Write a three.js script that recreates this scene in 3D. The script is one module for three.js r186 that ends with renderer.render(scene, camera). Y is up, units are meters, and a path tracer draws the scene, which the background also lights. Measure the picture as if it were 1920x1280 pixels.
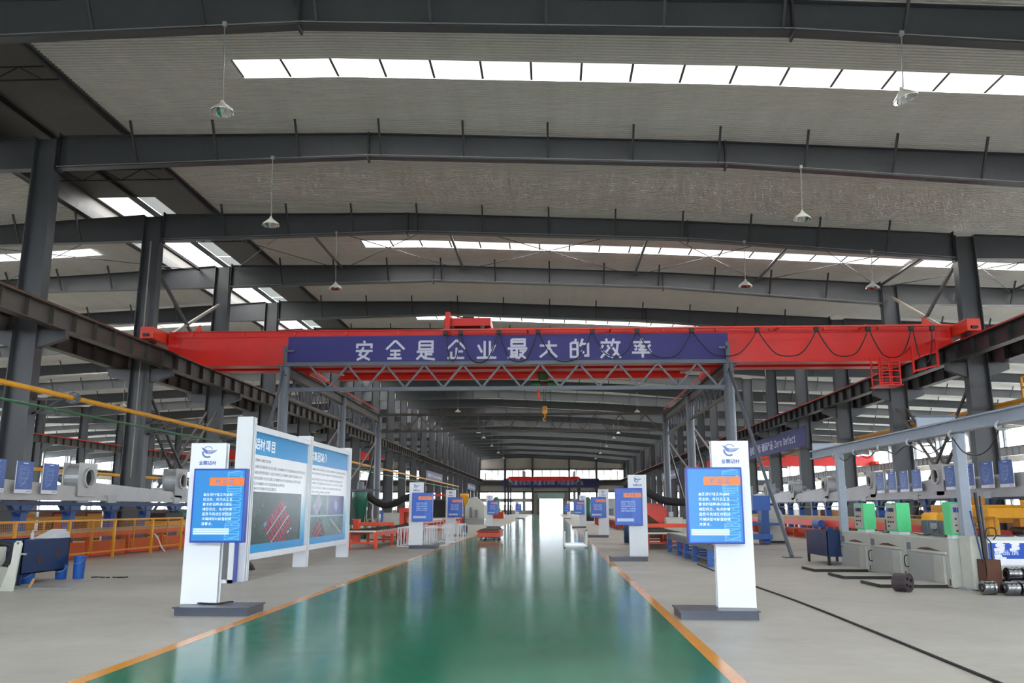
import * as THREE from 'three';
import { mergeGeometries } from 'three/addons/utils/BufferGeometryUtils.js';
import { RoundedBoxGeometry } from 'three/addons/geometries/RoundedBoxGeometry.js';
import { RectAreaLightUniformsLib } from 'three/addons/lights/RectAreaLightUniformsLib.js';

// ---------------------------------------------------------------- camera, sky, exposure
// x right, y up; d is the distance down the hall, so z = -d
const scene = new THREE.Scene();
const FOCAL = 1586;                                        // pixels in a 1920 x 1280 frame
const camera = new THREE.PerspectiveCamera(2 * Math.atan(640 / FOCAL) * 180 / Math.PI, 1.5, 0.1, 600);
camera.rotation.order = 'YXZ';
camera.position.set(0, 1.45, 0);
camera.rotation.set(Math.atan(312 / FOCAL), Math.atan(75 / (FOCAL / Math.cos(Math.atan(312 / FOCAL)))), 0);
scene.add(camera);
const renderer = new THREE.WebGLRenderer({ antialias: true });
renderer.toneMapping = THREE.LinearToneMapping;
renderer.toneMappingExposure = 1.0;
renderer.shadowMap.enabled = true;
RectAreaLightUniformsLib.init();
const SKY = 17;                                           // bright overcast sky, slightly blue
scene.background = new THREE.Color().setRGB(0.91 * SKY, 1.0 * SKY, 1.12 * SKY);
const ROOF_LIGHT = 9;                                     // radiance below a translucent roof sheet
function skylightLamp(x, y, d, w, l, power = ROOF_LIGHT, tilt = 0) {
  const a = new THREE.RectAreaLight(new THREE.Color().setRGB(1.0, 0.985, 0.95), power, w, l);
  a.position.set(x, y, -d); a.rotation.set(-Math.PI / 2, tilt, 0); a.castShadow = true; a.name = 'skylight_lamp'; scene.add(a);
}

// ---------------------------------------------------------------- helpers
let seed = 7;
const rnd = (a = 1, b) => { seed = (seed * 16807) % 2147483647; const t = seed / 2147483647; return b === undefined ? t * a : a + t * (b - a); };
const used = {};
const numbered = (n) => { const k = used[n] = (used[n] ?? -1) + 1; return k ? n + '_' + String(k).padStart(3, '0') : n; };
const off = (p) => { const v = new THREE.Vector3(); for (; p && p !== scene; p = p.parent) v.add(p.position); return v; };
const P = (p) => new THREE.Vector3(p[0], p[1], -p[2]);
function boxUv(g) {
  const p = g.attributes.position, n = g.attributes.normal, uv = new Float32Array(p.count * 2);
  for (let i = 0; i < p.count; i++) {
    const ax = Math.abs(n.getX(i)), ay = Math.abs(n.getY(i)), az = Math.abs(n.getZ(i)), x = p.getX(i), y = p.getY(i), z = p.getZ(i);
    if (ay >= ax && ay >= az) { uv[2 * i] = x; uv[2 * i + 1] = -z; } else if (ax >= az) { uv[2 * i] = z; uv[2 * i + 1] = y; } else { uv[2 * i] = x; uv[2 * i + 1] = y; }
  }
  g.setAttribute('uv', new THREE.BufferAttribute(uv, 2));
}
class MB {
  constructor() { this.g = []; }
  add(g) { const f = g.index ? g.toNonIndexed() : g; for (const k of Object.keys(f.attributes)) if (k !== 'position' && k !== 'normal') f.deleteAttribute(k); this.g.push(f); return this; }
  box(x0, x1, y0, y1, d0, d1) { const g = new THREE.BoxGeometry(Math.abs(x1 - x0), Math.abs(y1 - y0), Math.abs(d1 - d0)); g.translate((x0 + x1) / 2, (y0 + y1) / 2, -(d0 + d1) / 2); return this.add(g); }
  rbox(x0, x1, y0, y1, d0, d1, r = 0.012) { const g = new RoundedBoxGeometry(Math.abs(x1 - x0), Math.abs(y1 - y0), Math.abs(d1 - d0), 2, r); g.translate((x0 + x1) / 2, (y0 + y1) / 2, -(d0 + d1) / 2); return this.add(g); }
  bar(a, b, w, h = w) {
    const A = P(a), B = P(b), L = A.distanceTo(B), g = new THREE.BoxGeometry(w, h, L), dir = B.clone().sub(A).normalize();
    const m = new THREE.Matrix4().lookAt(A, B, Math.abs(dir.y) > 0.99 ? new THREE.Vector3(0, 0, 1) : new THREE.Vector3(0, 1, 0));
    m.setPosition(A.add(B).multiplyScalar(0.5)); g.applyMatrix4(m); return this.add(g);
  }
  rod(a, b, r, seg = 8, r2 = r) {
    const A = P(a), B = P(b), g = new THREE.CylinderGeometry(r2, r, A.distanceTo(B), seg);
    g.applyQuaternion(new THREE.Quaternion().setFromUnitVectors(new THREE.Vector3(0, 1, 0), B.clone().sub(A).normalize()));
    const c = A.add(B).multiplyScalar(0.5); g.translate(c.x, c.y, c.z); return this.add(g);
  }
  tube(pts, r, n = 24, seg = 8) { return this.add(new THREE.TubeGeometry(new THREE.CatmullRomCurve3(pts.map(P)), n, r, seg, false)); }
  lathe(prof, at, n = 20, axis = 'y') {
    const g = new THREE.LatheGeometry(prof.map((p) => new THREE.Vector2(p[0], p[1])), n);
    if (axis === 'x') g.rotateZ(-Math.PI / 2); if (axis === 'd') g.rotateX(-Math.PI / 2);
    g.translate(at[0], at[1], -at[2]); return this.add(g);
  }
  prism(pts, axis, from, to, holes = []) {
    const s = new THREE.Shape(pts.map((p) => new THREE.Vector2(p[0], p[1])));
    for (const h of holes) s.holes.push(new THREE.Path(h.map((p) => new THREE.Vector2(p[0], p[1]))));
    const g = new THREE.ExtrudeGeometry(s, { depth: to - from, bevelEnabled: false, curveSegments: 12 });
    if (axis === 'x') { g.rotateY(Math.PI / 2); g.translate(from, 0, 0); }
    else if (axis === 'y') { g.rotateX(-Math.PI / 2); g.translate(0, from, 0); }
    else g.translate(0, 0, -to);
    return this.add(g);
  }
  geo() { const g = this.g.length === 1 ? this.g[0] : mergeGeometries(this.g); boxUv(g); return g; }
  build(name, mat, parent = scene) {
    const g = this.geo(), o = off(parent); g.translate(-o.x, -o.y, -o.z);
    const m = new THREE.Mesh(g, mat); m.name = parent === scene ? numbered(name) : name; m.castShadow = m.receiveShadow = true; parent.add(m); return m;
  }
}
const mb = () => new MB();
const tag = (o, label, category, group, kind) => { o.userData.label = label; o.userData.category = category; if (group) o.userData.group = group; if (kind) o.userData.kind = kind; return o; };
const structure = (o) => { o.userData.kind = 'structure'; return o; };
function thing(name, label, category, at = [0, 0, 0], group) { const g = new THREE.Group(); g.name = numbered(name); g.position.copy(P(at)); scene.add(g); return tag(g, label, category, group); }
function shell(name, at = [0, 0, 0]) { const g = new THREE.Group(); g.name = numbered(name); g.position.copy(P(at)); scene.add(g); return structure(g); }
function copy(src, at, label) { const c = src.clone(); c.name = numbered(src.name.replace(/_\d{3}$/, '')); c.position.copy(P(at)); c.userData = { ...src.userData }; if (label) c.userData.label = label; scene.add(c); return c; }
function plane(name, w, h, mat, parent, at, ry = 0, rx = 0) {           // a flat print, at = its centre in world x, y, d
  const m = new THREE.Mesh(new THREE.PlaneGeometry(w, h), mat); m.name = parent === scene ? numbered(name) : name;
  m.position.copy(P(at)).sub(off(parent)); m.rotation.set(rx, ry, 0, 'YXZ'); m.castShadow = m.receiveShadow = true; parent.add(m); return m;
}
const ORD = ['first', 'second', 'third', 'fourth', 'fifth', 'sixth', 'seventh', 'eighth', 'ninth', 'tenth', 'eleventh', 'twelfth'];

// ---------------------------------------------------------------- materials
function noise2(x, y, per, s) {                                          // tiling value noise
  const h = (i, j) => { const n = Math.sin(((i % per + per) % per) * 127.1 + ((j % per + per) % per) * 311.7 + s * 74.7) * 43758.5453; return n - Math.floor(n); };
  const i = Math.floor(x), j = Math.floor(y), u = x - i, v = y - j, a = u * u * (3 - 2 * u), b = v * v * (3 - 2 * v);
  return (h(i, j) * (1 - a) + h(i + 1, j) * a) * (1 - b) + (h(i, j + 1) * (1 - a) + h(i + 1, j + 1) * a) * b;
}
const fbm = (u, v, f, s, oct = 5) => { let t = 0, a = 0.5; for (let o = 0; o < oct; o++, f *= 2, a *= 0.5) t += a * noise2(u * f, v * f, f, s + o); return t; };
function dataTexture(n, fn, metres, srgb) {
  const a = new Uint8Array(n * n * 4);
  for (let y = 0; y < n; y++) for (let x = 0; x < n; x++) { const c = fn(x / n, y / n), i = (y * n + x) * 4; for (let k = 0; k < 3; k++) a[i + k] = Math.max(0, Math.min(255, (c.length ? c[k] : c) * 255)); a[i + 3] = 255; }
  const t = new THREE.DataTexture(a, n, n); t.wrapS = t.wrapT = THREE.RepeatWrapping; t.magFilter = THREE.LinearFilter; t.minFilter = THREE.LinearMipmapLinearFilter; t.generateMipmaps = true;
  t.repeat.set(1 / metres, 1 / metres); if (srgb) t.colorSpace = THREE.SRGBColorSpace; t.needsUpdate = true; return t;
}
const paintTone = dataTexture(256, (u, v) => { const t = 0.95 + 0.1 * (fbm(u, v, 4, 3) - 0.5) + 0.06 * (fbm(u, v, 32, 9, 3) - 0.5); return [t, t, t]; }, 3, true);
const paintRough = dataTexture(256, (u, v) => 0.9 + 0.14 * (fbm(u, v, 8, 5) - 0.5), 2);
const paint = (hex, rough = 0.5, metal = 0, extra = {}) => new THREE.MeshStandardMaterial({ color: hex, roughness: rough, metalness: metal, map: paintTone, roughnessMap: paintRough, ...extra });
const M = {
  steel: paint('#424549', 0.42), steelDark: paint('#303134', 0.5), beamWarm: paint('#4d4742', 0.55), rail: paint('#6d4a35', 0.6, 0.3), liner: paint('#e2e0d9', 0.5), gutter: paint('#5b5955', 0.6),
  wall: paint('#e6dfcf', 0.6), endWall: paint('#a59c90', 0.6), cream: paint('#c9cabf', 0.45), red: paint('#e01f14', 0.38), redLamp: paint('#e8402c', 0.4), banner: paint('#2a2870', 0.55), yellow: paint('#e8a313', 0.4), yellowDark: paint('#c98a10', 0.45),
  green: paint('#1c6b3f', 0.35), machineGreen: paint('#12604a', 0.35), orange: paint('#e8481c', 0.42), orangeDark: paint('#b83a18', 0.5), blue: paint('#1d4f9a', 0.42), navy: paint('#16335f', 0.45), bright: paint('#2a63b8', 0.4),
  white: new THREE.MeshStandardMaterial({ color: '#dde1e5', roughness: 0.35 }), plate: paint('#4a4f5c', 0.38), panelBlue: paint('#2c4bb0', 0.35), galv: paint('#a9adb0', 0.4, 0.35), duct: paint('#a5a6a8', 0.42, 0.2), ductLight: paint('#bfc0be', 0.45, 0.1), gantry: paint('#5a616c', 0.4), railGrey: paint('#9aa4b2', 0.4),
  black: paint('#17171a', 0.5), rubber: paint('#1d1b1d', 0.75), chrome: new THREE.MeshStandardMaterial({ color: '#8e9195', roughness: 0.24, metalness: 1 }), alu: new THREE.MeshStandardMaterial({ color: '#cfd3d6', roughness: 0.3, metalness: 0.85 }),
  dish: new THREE.MeshStandardMaterial({ color: '#d6d8da', roughness: 0.12, metalness: 1, side: THREE.DoubleSide }), shade: paint('#dcd8cc', 0.4, 0, { side: THREE.DoubleSide }), lampGlass: new THREE.MeshPhysicalMaterial({ color: '#ffffff', roughness: 0.08, transmission: 1, thickness: 0 }),
  oven: paint('#b7b8b0', 0.45), ovenDoor: paint('#a4a6a4', 0.45), ovenGreen: paint('#57d58b', 0.4), ovenPanel: paint('#b8b3aa', 0.45), rust: paint('#5c3826', 0.8), die: paint('#453c40', 0.55, 0.3), wood: paint('#b98a55', 0.7), belt: paint('#d8d4c8', 0.6), tan: paint('#c9ab84', 0.65),
  pale: paint('#c2c3bb', 0.5), motor: paint('#66717a', 0.45), plastic: new THREE.MeshPhysicalMaterial({ color: '#e4e8ee', roughness: 0.3, transmission: 0.3, thickness: 0, side: THREE.DoubleSide }), clear: new THREE.MeshPhysicalMaterial({ color: '#eef4f6', roughness: 0.12, transmission: 0.6, thickness: 0 }),
  glass: new THREE.MeshPhysicalMaterial({ color: '#ffffff', roughness: 0, transmission: 1, thickness: 0, ior: 1.45 }),
  skylight: new THREE.MeshStandardMaterial({ color: '#e9ecea', roughness: 0.5, emissive: new THREE.Color().setRGB(1, 1, 0.99), emissiveIntensity: 1.5 }),
  skylightDim: new THREE.MeshStandardMaterial({ color: '#d9dedd', roughness: 0.5, emissive: new THREE.Color().setRGB(0.9, 1, 0.98), emissiveIntensity: 0.35 }),
};
M.conduit = paint('#8f9494', 0.4, 0.4); M.hazard = paint('#e8b21a', 0.45); M.brace = paint('#4c4d50', 0.5); M.braceLight = paint('#9b948a', 0.55); M.wire = paint('#c07f16', 0.5);

// ---------------------------------------------------------------- lettering: each character is a few strokes on a 16 x 16 grid, two hex digits a point
const GLYPHS = {
  安: '7082 2623d3d6 18e8 754bcf b88c2f', 全: '8017 80f7 48c8 4bcb 2ede 888e', 是: '31d1d73731 34d4 19e9 898e 8bdb 5a4c1f 4b7eff', 企: '8017 80f7 868e 89d9 494e 1eee', 业: '616e a1ae 144a e4ba 0efe',
  最: '30d0d53530 32d2 07f7 373e 777f 3a7a 3c7c 0e8d 99d98f 9bef', 大: '15e5 81856a1e 86aaee', 的: '5043 13636e1e13 1868 a086 94e4edbd 99bb', 效: '4052 0383 2508 5578 680f 197e a086 a3f3 d3ca8f 97ff',
  率: '7082 13e3 7456a6 a659b9 2547 4829 e5c7 c8ea 0bfb 8a8f', 金: '8016 80f6 46c6 29e9 868e 4b5d cbad 1eee', 鹏: '101b0f 1040 404f 1444 1848 606b5f 6090 909f 6494 6898 c0b2 b2f2f6 b2b9f9fece c4d5 abdb',
  铝: '2005 2252 1757 1a5a 383e 3e6c 81e1e58581 79f9fe7e79', 材: '0464 303f 350b 3668 75f5 c0cfae c57c', 挤: '0454 303e1d 0a58 a0b1 72f2 e278 83e8 989b7f c8cf', 出: '808e 313636d6 d1d7 191eee e9ef',
  区: 'e111 111e 1efe 44bc b44c', 高: '7082 13e3 45b5b84845 1f1aeaefce 5cacae5e5c', 压: '11e1 111a0f 47d7 838e 2eee acbd', 短: '2014 1363 0868 380f 396e 71f1 83e3e88883 99aa d9cb 6efe', 行: '3004 4408 3739 373f 72f2 66f6 b6bf9f',
  程: '4012 0464 303f 350a 3668 81e1e58581 78f8 7bfb 6fff b8bf', 正: '11e1 818e 88d8 383e 0efe', 向: '7053 1f13e3efce 57a7ab5b57', 机: '0464 303f 350b 3668 929b6f 92d2ddfe', 将: '313f 0427 1b38 9068 81d155 6afa d7dfbf 9cad',
  符: '2004 2252 3243 a084 a2f2 c2d3 6508 393f 78f8 d6dfbf 9bad', 合: '8017 80f7 57b7 39d9df3f39', 工: '22d2 828d 0dfd', 艺: '13e3 5056 b0b6 38d83e 3e3fefec', 要: '11e1 5157 a1a7 24d4d82824 0afa 683dcf b91f',
  求: '14e4 808f6e a0c2 2657 7a2d 86ee e6a9', 棒: '0464 303f 350b 3668 71f1 73e3 65f5 b068 b5fa 89e9 7cfc b8bf', 通: '1031 0737373c 0e3cfe 71e1b3 7c74f4fcdc 78f8 b4bc', 过: '1132 0636363c 0e3cfe 74f4 d0dcbb 97a9', 模: '0464 303f 350b 3668 72f2 a0a4 d0d4 85e5ea8a85 87e7 6cfc bc7f bcff',
  型: '1181 0585 310a 717a b1b6 e0e9 2bdb 8a8e 0efe', 先: '4016 34d4 8088 08f8 681f a8aeffeb', 进: '1132 0636363c 0e3cfe 73f3 67f7 90966c d0dc', 德: '3004 4408 383f 72f2 b0b4 64f4f86864 a4a8 c4c8 6afa 6c5f 8c8fdfec abbc dcfe', 国: '11e1ef1f11 44b4 48b8 3ccc 848c aabb',
  西: '01f1 25d5de2e25 61683a a1a9da', 马: '21c1c7 4247e7edbf 0aba', 克: '02f2 8085 35d5d93935 691f a9aeffec', 液: '1032 0536 0e39 a0b1 52f2 7458 686f b385 95e58f a9ff', 控: '0454 303e1d 0958 a0b1 7572f2f5 9568 c5e7 79f9 b9be 6efe', 制: '2282 2013 0595 505f 1e1898 9c b2ba e0efdf',
  技: '0454 303e1d 0958 72f2 b0b6 76e66f 86ff', 术: '04f4 808f 850d 86fd b0d2', 确: '0161 3107 26565d2d26 a075 a1d1b4 747b6f 74f4ffdf 78f8 7bfb b4bf', 保: '3007 252f 71e1e67671 59f9 b6bf b94e b9fe', 断: '111e8e 404d 1575 2343 457b 4509 d0a2 a2a97f a6f6 d6df',
  面: '01f1 7153 24d4df2f24 646f a4af 68a8 6bab', 精: '0565 303f 0123 6142 350b 3669 82f2 85e5 67f7 b0b7 8f8aeaefcf 8cec', 度: '7082 22f2 221b0f 45f5 6378 b3b8 68b8 4ada5f 5aef', 项: '0262 323c 0c6b 71f1 b1a3 8c84e4ec b6ba7f bcef', 目: '31d1df3f31 35d5 3ada',
  集: '4004 323a 32e2 35d5 38e8 9098 0bfb 8a8f 8b1f 8bef', 团: '11e1ef1f11 36c6 939d7d 963c', 简: '2004 2262 3244 a084 a2f2 b2c4 1627 181f 56e6efcf 59b9bd5d59 5bbb', 介: '8018 80f8 575b2f b7bf', 自: '7052 33d3df3f33 37d7 3bdb', 检: '0464 303f 350b 3668 b067 b0f7 97d7 7a8d a9bc e9ce 6efe',
  互: '11e1 5149c9 56c6ae 0efe', 产: '7082 22d2 4355 b394 26e6 262b0f', 品: '41b1b64641 08686e0e08 98e8ee9e98', 质: 'd011 111a0f 24f4 8266 5d57d7dd 979b3f 9bef', 量: '40c0c44440 42c2 06f6 38c8cc3c38 3aca 788f 3dcd 0fff', 生: '4018 34e4 818e 39d9 0efe',
  存: '12e2 700b 373f 66d6b9 b9bf8f 6bfb', 发: '4024 24f4 801f 57d74f 57ef b0d2', 展: '11e1e414 111a0f 37e7 5659 a5a9 2afa 5a5f8d 8aff daac', 益: '4053 b093 14e4 6519 95e9 2e29d9de 696e a9ae 0efe', 风: '212b0f 21d1dcff 459d b44d', 冷: '1224 0d3a 9066 90f7 78b8 69e99d 9daf',
};
function text(c, s, x, y, size, o = {}) {                               // x, y = top left of the first character
  const { bold = 0.13, gap = 0.12, sx = 1, fill = '#fff' } = o; let cx = x;
  for (const ch of s) {
    if (ch === ' ') { cx += size * 0.5 * sx; continue; }
    const g = GLYPHS[ch];
    c.save(); c.translate(cx, y); c.scale(sx, 1); c.strokeStyle = c.fillStyle = fill;
    if (g) {
      c.lineWidth = size * bold; c.lineCap = 'butt'; c.lineJoin = 'miter'; c.miterLimit = 3;
      for (const st of g.split(' ')) { c.beginPath(); for (let i = 0; i + 1 < st.length; i += 2) { const px = (parseInt(st[i], 16) + 0.5) / 16 * size, py = (parseInt(st[i + 1], 16) + 0.5) / 16 * size; if (i) c.lineTo(px, py); else c.moveTo(px, py); } c.stroke(); }
      cx += size * (1 + gap) * sx;
    } else { c.font = `bold ${size * 1.05}px ${o.font ?? 'sans-serif'}`; c.textBaseline = 'alphabetic'; c.fillText(ch, 0, size * 0.9); cx += (c.measureText(ch).width + size * 0.04) * sx; }
    c.restore();
  }
  return cx;
}
function print(w, h, draw, rough = 0.35, extra = {}) {
  const cv = document.createElement('canvas'); cv.width = w; cv.height = h; const c = cv.getContext('2d'); draw(c, w, h);
  const t = new THREE.CanvasTexture(cv); t.colorSpace = THREE.SRGBColorSpace; t.anisotropy = 8;
  return new THREE.MeshStandardMaterial({ map: t, roughness: rough, ...extra });
}
const rect = (c, col, x, y, w, h) => { c.fillStyle = col; c.fillRect(x, y, w, h); };
const NOTICE = ['高压短行程正向铝材', '挤出机，将符合工艺', '要求的铝棒通过挤压', '模型挤出、先进的德', '国西马克液压控制技', '术确保型材断面的精', '度要求。'];
const line = (c, s, x, y, size, o) => { let cx = x; for (const ch of s) { if (ch === '，' || ch === '、' || ch === '。') { c.fillStyle = o.fill; c.fillRect(cx + size * 0.1, y + size * 0.72, size * 0.22, size * 0.22); cx += size * (1 + (o.gap ?? 0.12)); } else cx = text(c, ch, cx, y, size, o); } };
M.noticeNear = print(640, 860, (c, w, h) => {
  rect(c, '#2f86cb', 0, 0, w, h);
  c.save(); c.translate(w * 0.955, h * 0.995); c.rotate(-Math.PI / 2); c.scale(0.335, 1); c.fillStyle = '#62aee2'; c.font = `bold ${w * 0.42}px serif`; c.textBaseline = 'alphabetic';
  let x = 0; for (const ch of 'KINBONALUMINIUM') { c.fillText(ch, x, 0); x += c.measureText(ch).width * 0.93; } c.restore();
  rect(c, '#ee7d3c', w * 0.3, h * 0.105, w * 0.7, h * 0.115); text(c, '挤出区', w * 0.42, h * 0.127, w * 0.095, { fill: '#6f7fb0', bold: 0.15, gap: 0.5 });
  NOTICE.forEach((s, i) => line(c, s, w * 0.19, h * (0.325 + 0.069 * i), w * 0.058, { fill: '#eaf5ff', bold: 0.12, gap: 0.14 }));
  rect(c, '#cfe9f7', w * 0.03, h * 0.825, w * 0.72, h * 0.086); rect(c, '#5d87ab', w * 0.03, h * 0.849, w * 0.72, 4); rect(c, '#5d87ab', w * 0.03, h * 0.88, w * 0.72, 4);
}, 0.3);
M.noticeFar = print(320, 430, (c, w, h) => {
  rect(c, '#2d5cbf', 0, 0, w, h); rect(c, '#3a6ac8', w * 0.62, h * 0.06, w * 0.36, h * 0.9);
  rect(c, '#ee8445', w * 0.3, h * 0.11, w * 0.7, h * 0.13); text(c, '风冷区', w * 0.42, h * 0.14, w * 0.085, { fill: '#6f6f96', bold: 0.13, gap: 0.5 });
  NOTICE.slice(0, 5).forEach((s, i) => line(c, s, w * 0.2, h * (0.34 + 0.065 * i), w * 0.055, { fill: '#c5d8f4', bold: 0.14, gap: 0.13 }));
  rect(c, '#b3cbe6', w * 0.03, h * 0.83, w * 0.66, h * 0.085);
}, 0.3);
M.brand = print(512, 400, (c, w, h) => {                                // bird over an open ring, company name below
  rect(c, '#dde1e5', 0, 0, w, h); c.strokeStyle = c.fillStyle = '#5c6fa3'; c.lineWidth = 12;
  c.beginPath(); c.arc(250, 120, 88, -2.35, -0.55); c.stroke(); c.lineWidth = 30; c.beginPath(); c.arc(246, 128, 84, 0.95, 3.3); c.stroke();
  c.beginPath(); c.moveTo(130, 45); c.lineTo(190, 62); c.quadraticCurveTo(215, 96, 262, 98); c.lineTo(412, 92); c.quadraticCurveTo(340, 160, 262, 160); c.quadraticCurveTo(196, 158, 168, 96); c.closePath(); c.fill();
  c.strokeStyle = '#dde1e5'; c.lineWidth = 5; for (let i = 0; i < 3; i++) { c.beginPath(); c.moveTo(240, 112 + i * 16); c.lineTo(390 - i * 40, 104 + i * 18); c.stroke(); }
  text(c, '金鹏铝材', 106, 272, 70, { fill: '#5566a0', bold: 0.15, gap: 0.1 });
}, 0.35);
M.bannerMain = print(2048, 138, (c, w, h) => { rect(c, '#2a2870', 0, 0, w, h); let x = 313; for (const ch of '安全是企业最大的效率') { text(c, ch, x, 20, 98, { fill: '#c4c5d2', bold: 0.112 }); x += 143.5; } }, 0.55);
M.bannerRight = print(1024, 90, (c, w, h) => { rect(c, '#26286a', 0, 0, w, h); let x = text(c, '自检 互检 确保产品 ', 20, 22, 46, { fill: '#cfd3ea', bold: 0.12, sx: 1.05 }); for (const ch of 'Zero Defect') x = text(c, ch, x + 2, 20, 46, { fill: '#cfd3ea', font: 'monospace' }); }, 0.5);
M.bannerPale = print(512, 96, (c, w, h) => { rect(c, '#6d6c88', 0, 0, w, h); text(c, '确保产品', 50, 26, 44, { fill: '#c9cad8', bold: 0.12 }); c.fillStyle = '#d6d6e2'; c.font = 'bold 42px sans-serif'; c.fillText('Zero Defect', 255, 66); }, 0.6);
M.bannerEnd = print(1024, 96, (c, w, h) => { rect(c, '#1f1f4c', 0, 0, w, h); text(c, '质量求生存 质量求发展 向质量要效益', 60, 22, 46, { fill: '#8d90b2', bold: 0.11, gap: 0.02 }); }, 0.6);
function hall(c, x, y, s) {                                             // aerial drawing of red factory roofs
  c.save(); c.translate(x, y); c.scale(s, s); c.transform(1, -0.62, 0.72, 0.66, 0, 0);
  rect(c, '#3a4a4c', -12, -12, 250, 262); for (let r = 0; r < 3; r++) for (let i = 0; i < 8; i++) { rect(c, '#a0234a', i * 27, r * 62 + (r ? 8 : 0), 20, r === 2 ? 58 : 54); rect(c, '#5f1431', i * 27 + 15, r * 62 + (r ? 8 : 0), 5, 54); }
  rect(c, '#c9d0d0', -6, 58, 222, 4); rect(c, '#c9d0d0', -6, 128, 222, 4); rect(c, '#a0234a', 0, 204, 120, 22); rect(c, '#5a86b0', 0, -8, 24, 22); rect(c, '#d8dcdc', 150, 204, 18, 8); rect(c, '#d8dcdc', 182, 210, 14, 8); c.restore();
}
const leafy = (c, x, y, w, h, n, cols) => { c.save(); c.beginPath(); c.rect(x, y, w, h); c.clip(); rect(c, cols[0], x, y, w, h); for (let i = 0; i < n; i++) { c.globalAlpha = 0.13; c.fillStyle = cols[1 + (i % (cols.length - 1))]; c.beginPath(); c.ellipse(x + rnd(w), y + rnd(h), 6 + rnd(50), 3 + rnd(16), rnd(3), 0, 7); c.fill(); } c.globalAlpha = 1; c.restore(); };
const fine = (c, x, y, size, n) => { for (let i = 0; i < n; i++) { const s = NOTICE.join('').replace(/[，、。]/g, ''); x = text(c, s[(i * 7 + (y | 0)) % s.length], x, y, size, { fill: '#4b4f5c', bold: 0.1, gap: 0.08 }); } };
M.boardFirst = print(800, 640, (c, w, h) => {
  rect(c, '#eef0f3', 0, 0, w, h); rect(c, '#1c93d0', 0, 0, w, 120); text(c, '铝材项目', 20, 30, 62, { sx: 1, bold: 0.15, fill: '#f4faff' });
  fine(c, 20, 140, 17, 12); [175, 206, 237].forEach((y, i) => fine(c, i ? 8 : 40, y, 17, 40 - i)); fine(c, 8, 266, 17, 24); fine(c, 40, 292, 17, 16);
  leafy(c, 0, 318, w - 74, h - 360, 500, ['#2b4643', '#172b29', '#3f5c57', '#1f3835', '#1a302e', '#8fa9a3']); hall(c, 190, 500, 1.12);
  const g = c.createLinearGradient(0, 320, 0, h); g.addColorStop(0, '#eef0f3'); g.addColorStop(1, '#1c93d0'); c.fillStyle = g; c.fillRect(w - 74, 318, 74, h - 318); rect(c, '#1c93d0', 0, h - 44, w, 44);
}, 0.25);
M.boardSecond = print(800, 640, (c, w, h) => {
  rect(c, '#eef0f3', 0, 0, w, h); rect(c, '#1c93d0', 0, 0, w, 120); text(c, '鹏集团简介', 0, 30, 62, { sx: 0.95, bold: 0.14, fill: '#f4faff' });
  [140, 168, 206, 232, 262].forEach((y, i) => fine(c, i % 3 ? 6 : 30, y, 16, 42 - i)); fine(c, 30, 290, 16, 22);
  leafy(c, 0, 316, w - 60, h - 360, 220, ['#4a6a68', '#6d8d8a', '#35504e', '#86a3a0']); rect(c, '#8fb6c4', 370, 316, 12, 140); rect(c, '#8fb6c4', 0, 452, w - 60, 10); leafy(c, 382, 316, w - 442, 136, 60, ['#43466b', '#5a5d86', '#363a5c']);
  c.save(); c.translate(170, 385); c.rotate(-0.7); rect(c, '#8b8aa0', -70, -50, 140, 100); rect(c, '#6d6c86', -70, -4, 140, 6); rect(c, '#6d6c86', -10, -50, 6, 100); c.restore(); c.save(); c.translate(560, 385); c.rotate(0.6); rect(c, '#7a86b4', -40, -34, 80, 68); c.restore();
  hall(c, 90, 560, 0.6); c.strokeStyle = '#c9cfcb'; c.lineWidth = 9; c.setLineDash([8, 6]); c.beginPath(); c.moveTo(440, 480); c.lineTo(690, 585); c.stroke(); c.setLineDash([]);
  const g = c.createLinearGradient(0, 320, 0, h); g.addColorStop(0, '#dfe7ee'); g.addColorStop(1, '#1c93d0'); c.fillStyle = g; c.fillRect(w - 60, 316, 60, h - 316); rect(c, '#1c93d0', 0, h - 44, w, 44);
}, 0.25);
M.posters = [0, 1].map((k) => print(256, 300, (c, w, h) => {
  leafy(c, 0, 0, w, h, 40, ['#1c4a9a', '#2a5fb4', '#15408a', '#5f8ac8']); rect(c, '#d9e4f2', 92, 14, 74, 9);
  c.globalAlpha = 0.55; for (let i = 0; i < 15; i++) rect(c, '#c4d8f0', 34, 42 + i * 12, i % 4 === 0 ? 50 : 90 + ((i * 37 + k * 20) % 80), 3); c.globalAlpha = 0.4; c.strokeStyle = '#dbe8f6'; c.lineWidth = 9; c.beginPath(); c.moveTo(150 + k * 40, 70); c.quadraticCurveTo(190, 140, 120, 210); c.lineTo(60, 236); c.stroke(); c.globalAlpha = 1;
  rect(c, '#dcdfe6', 0, 264, w, 36); c.fillStyle = '#6a6f7c'; c.beginPath(); c.ellipse(190, 281, 13, 6, 0, 0, 7); c.fill(); rect(c, '#6a6f7c', 216, 276, 22, 9);
}, 0.3));
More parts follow.
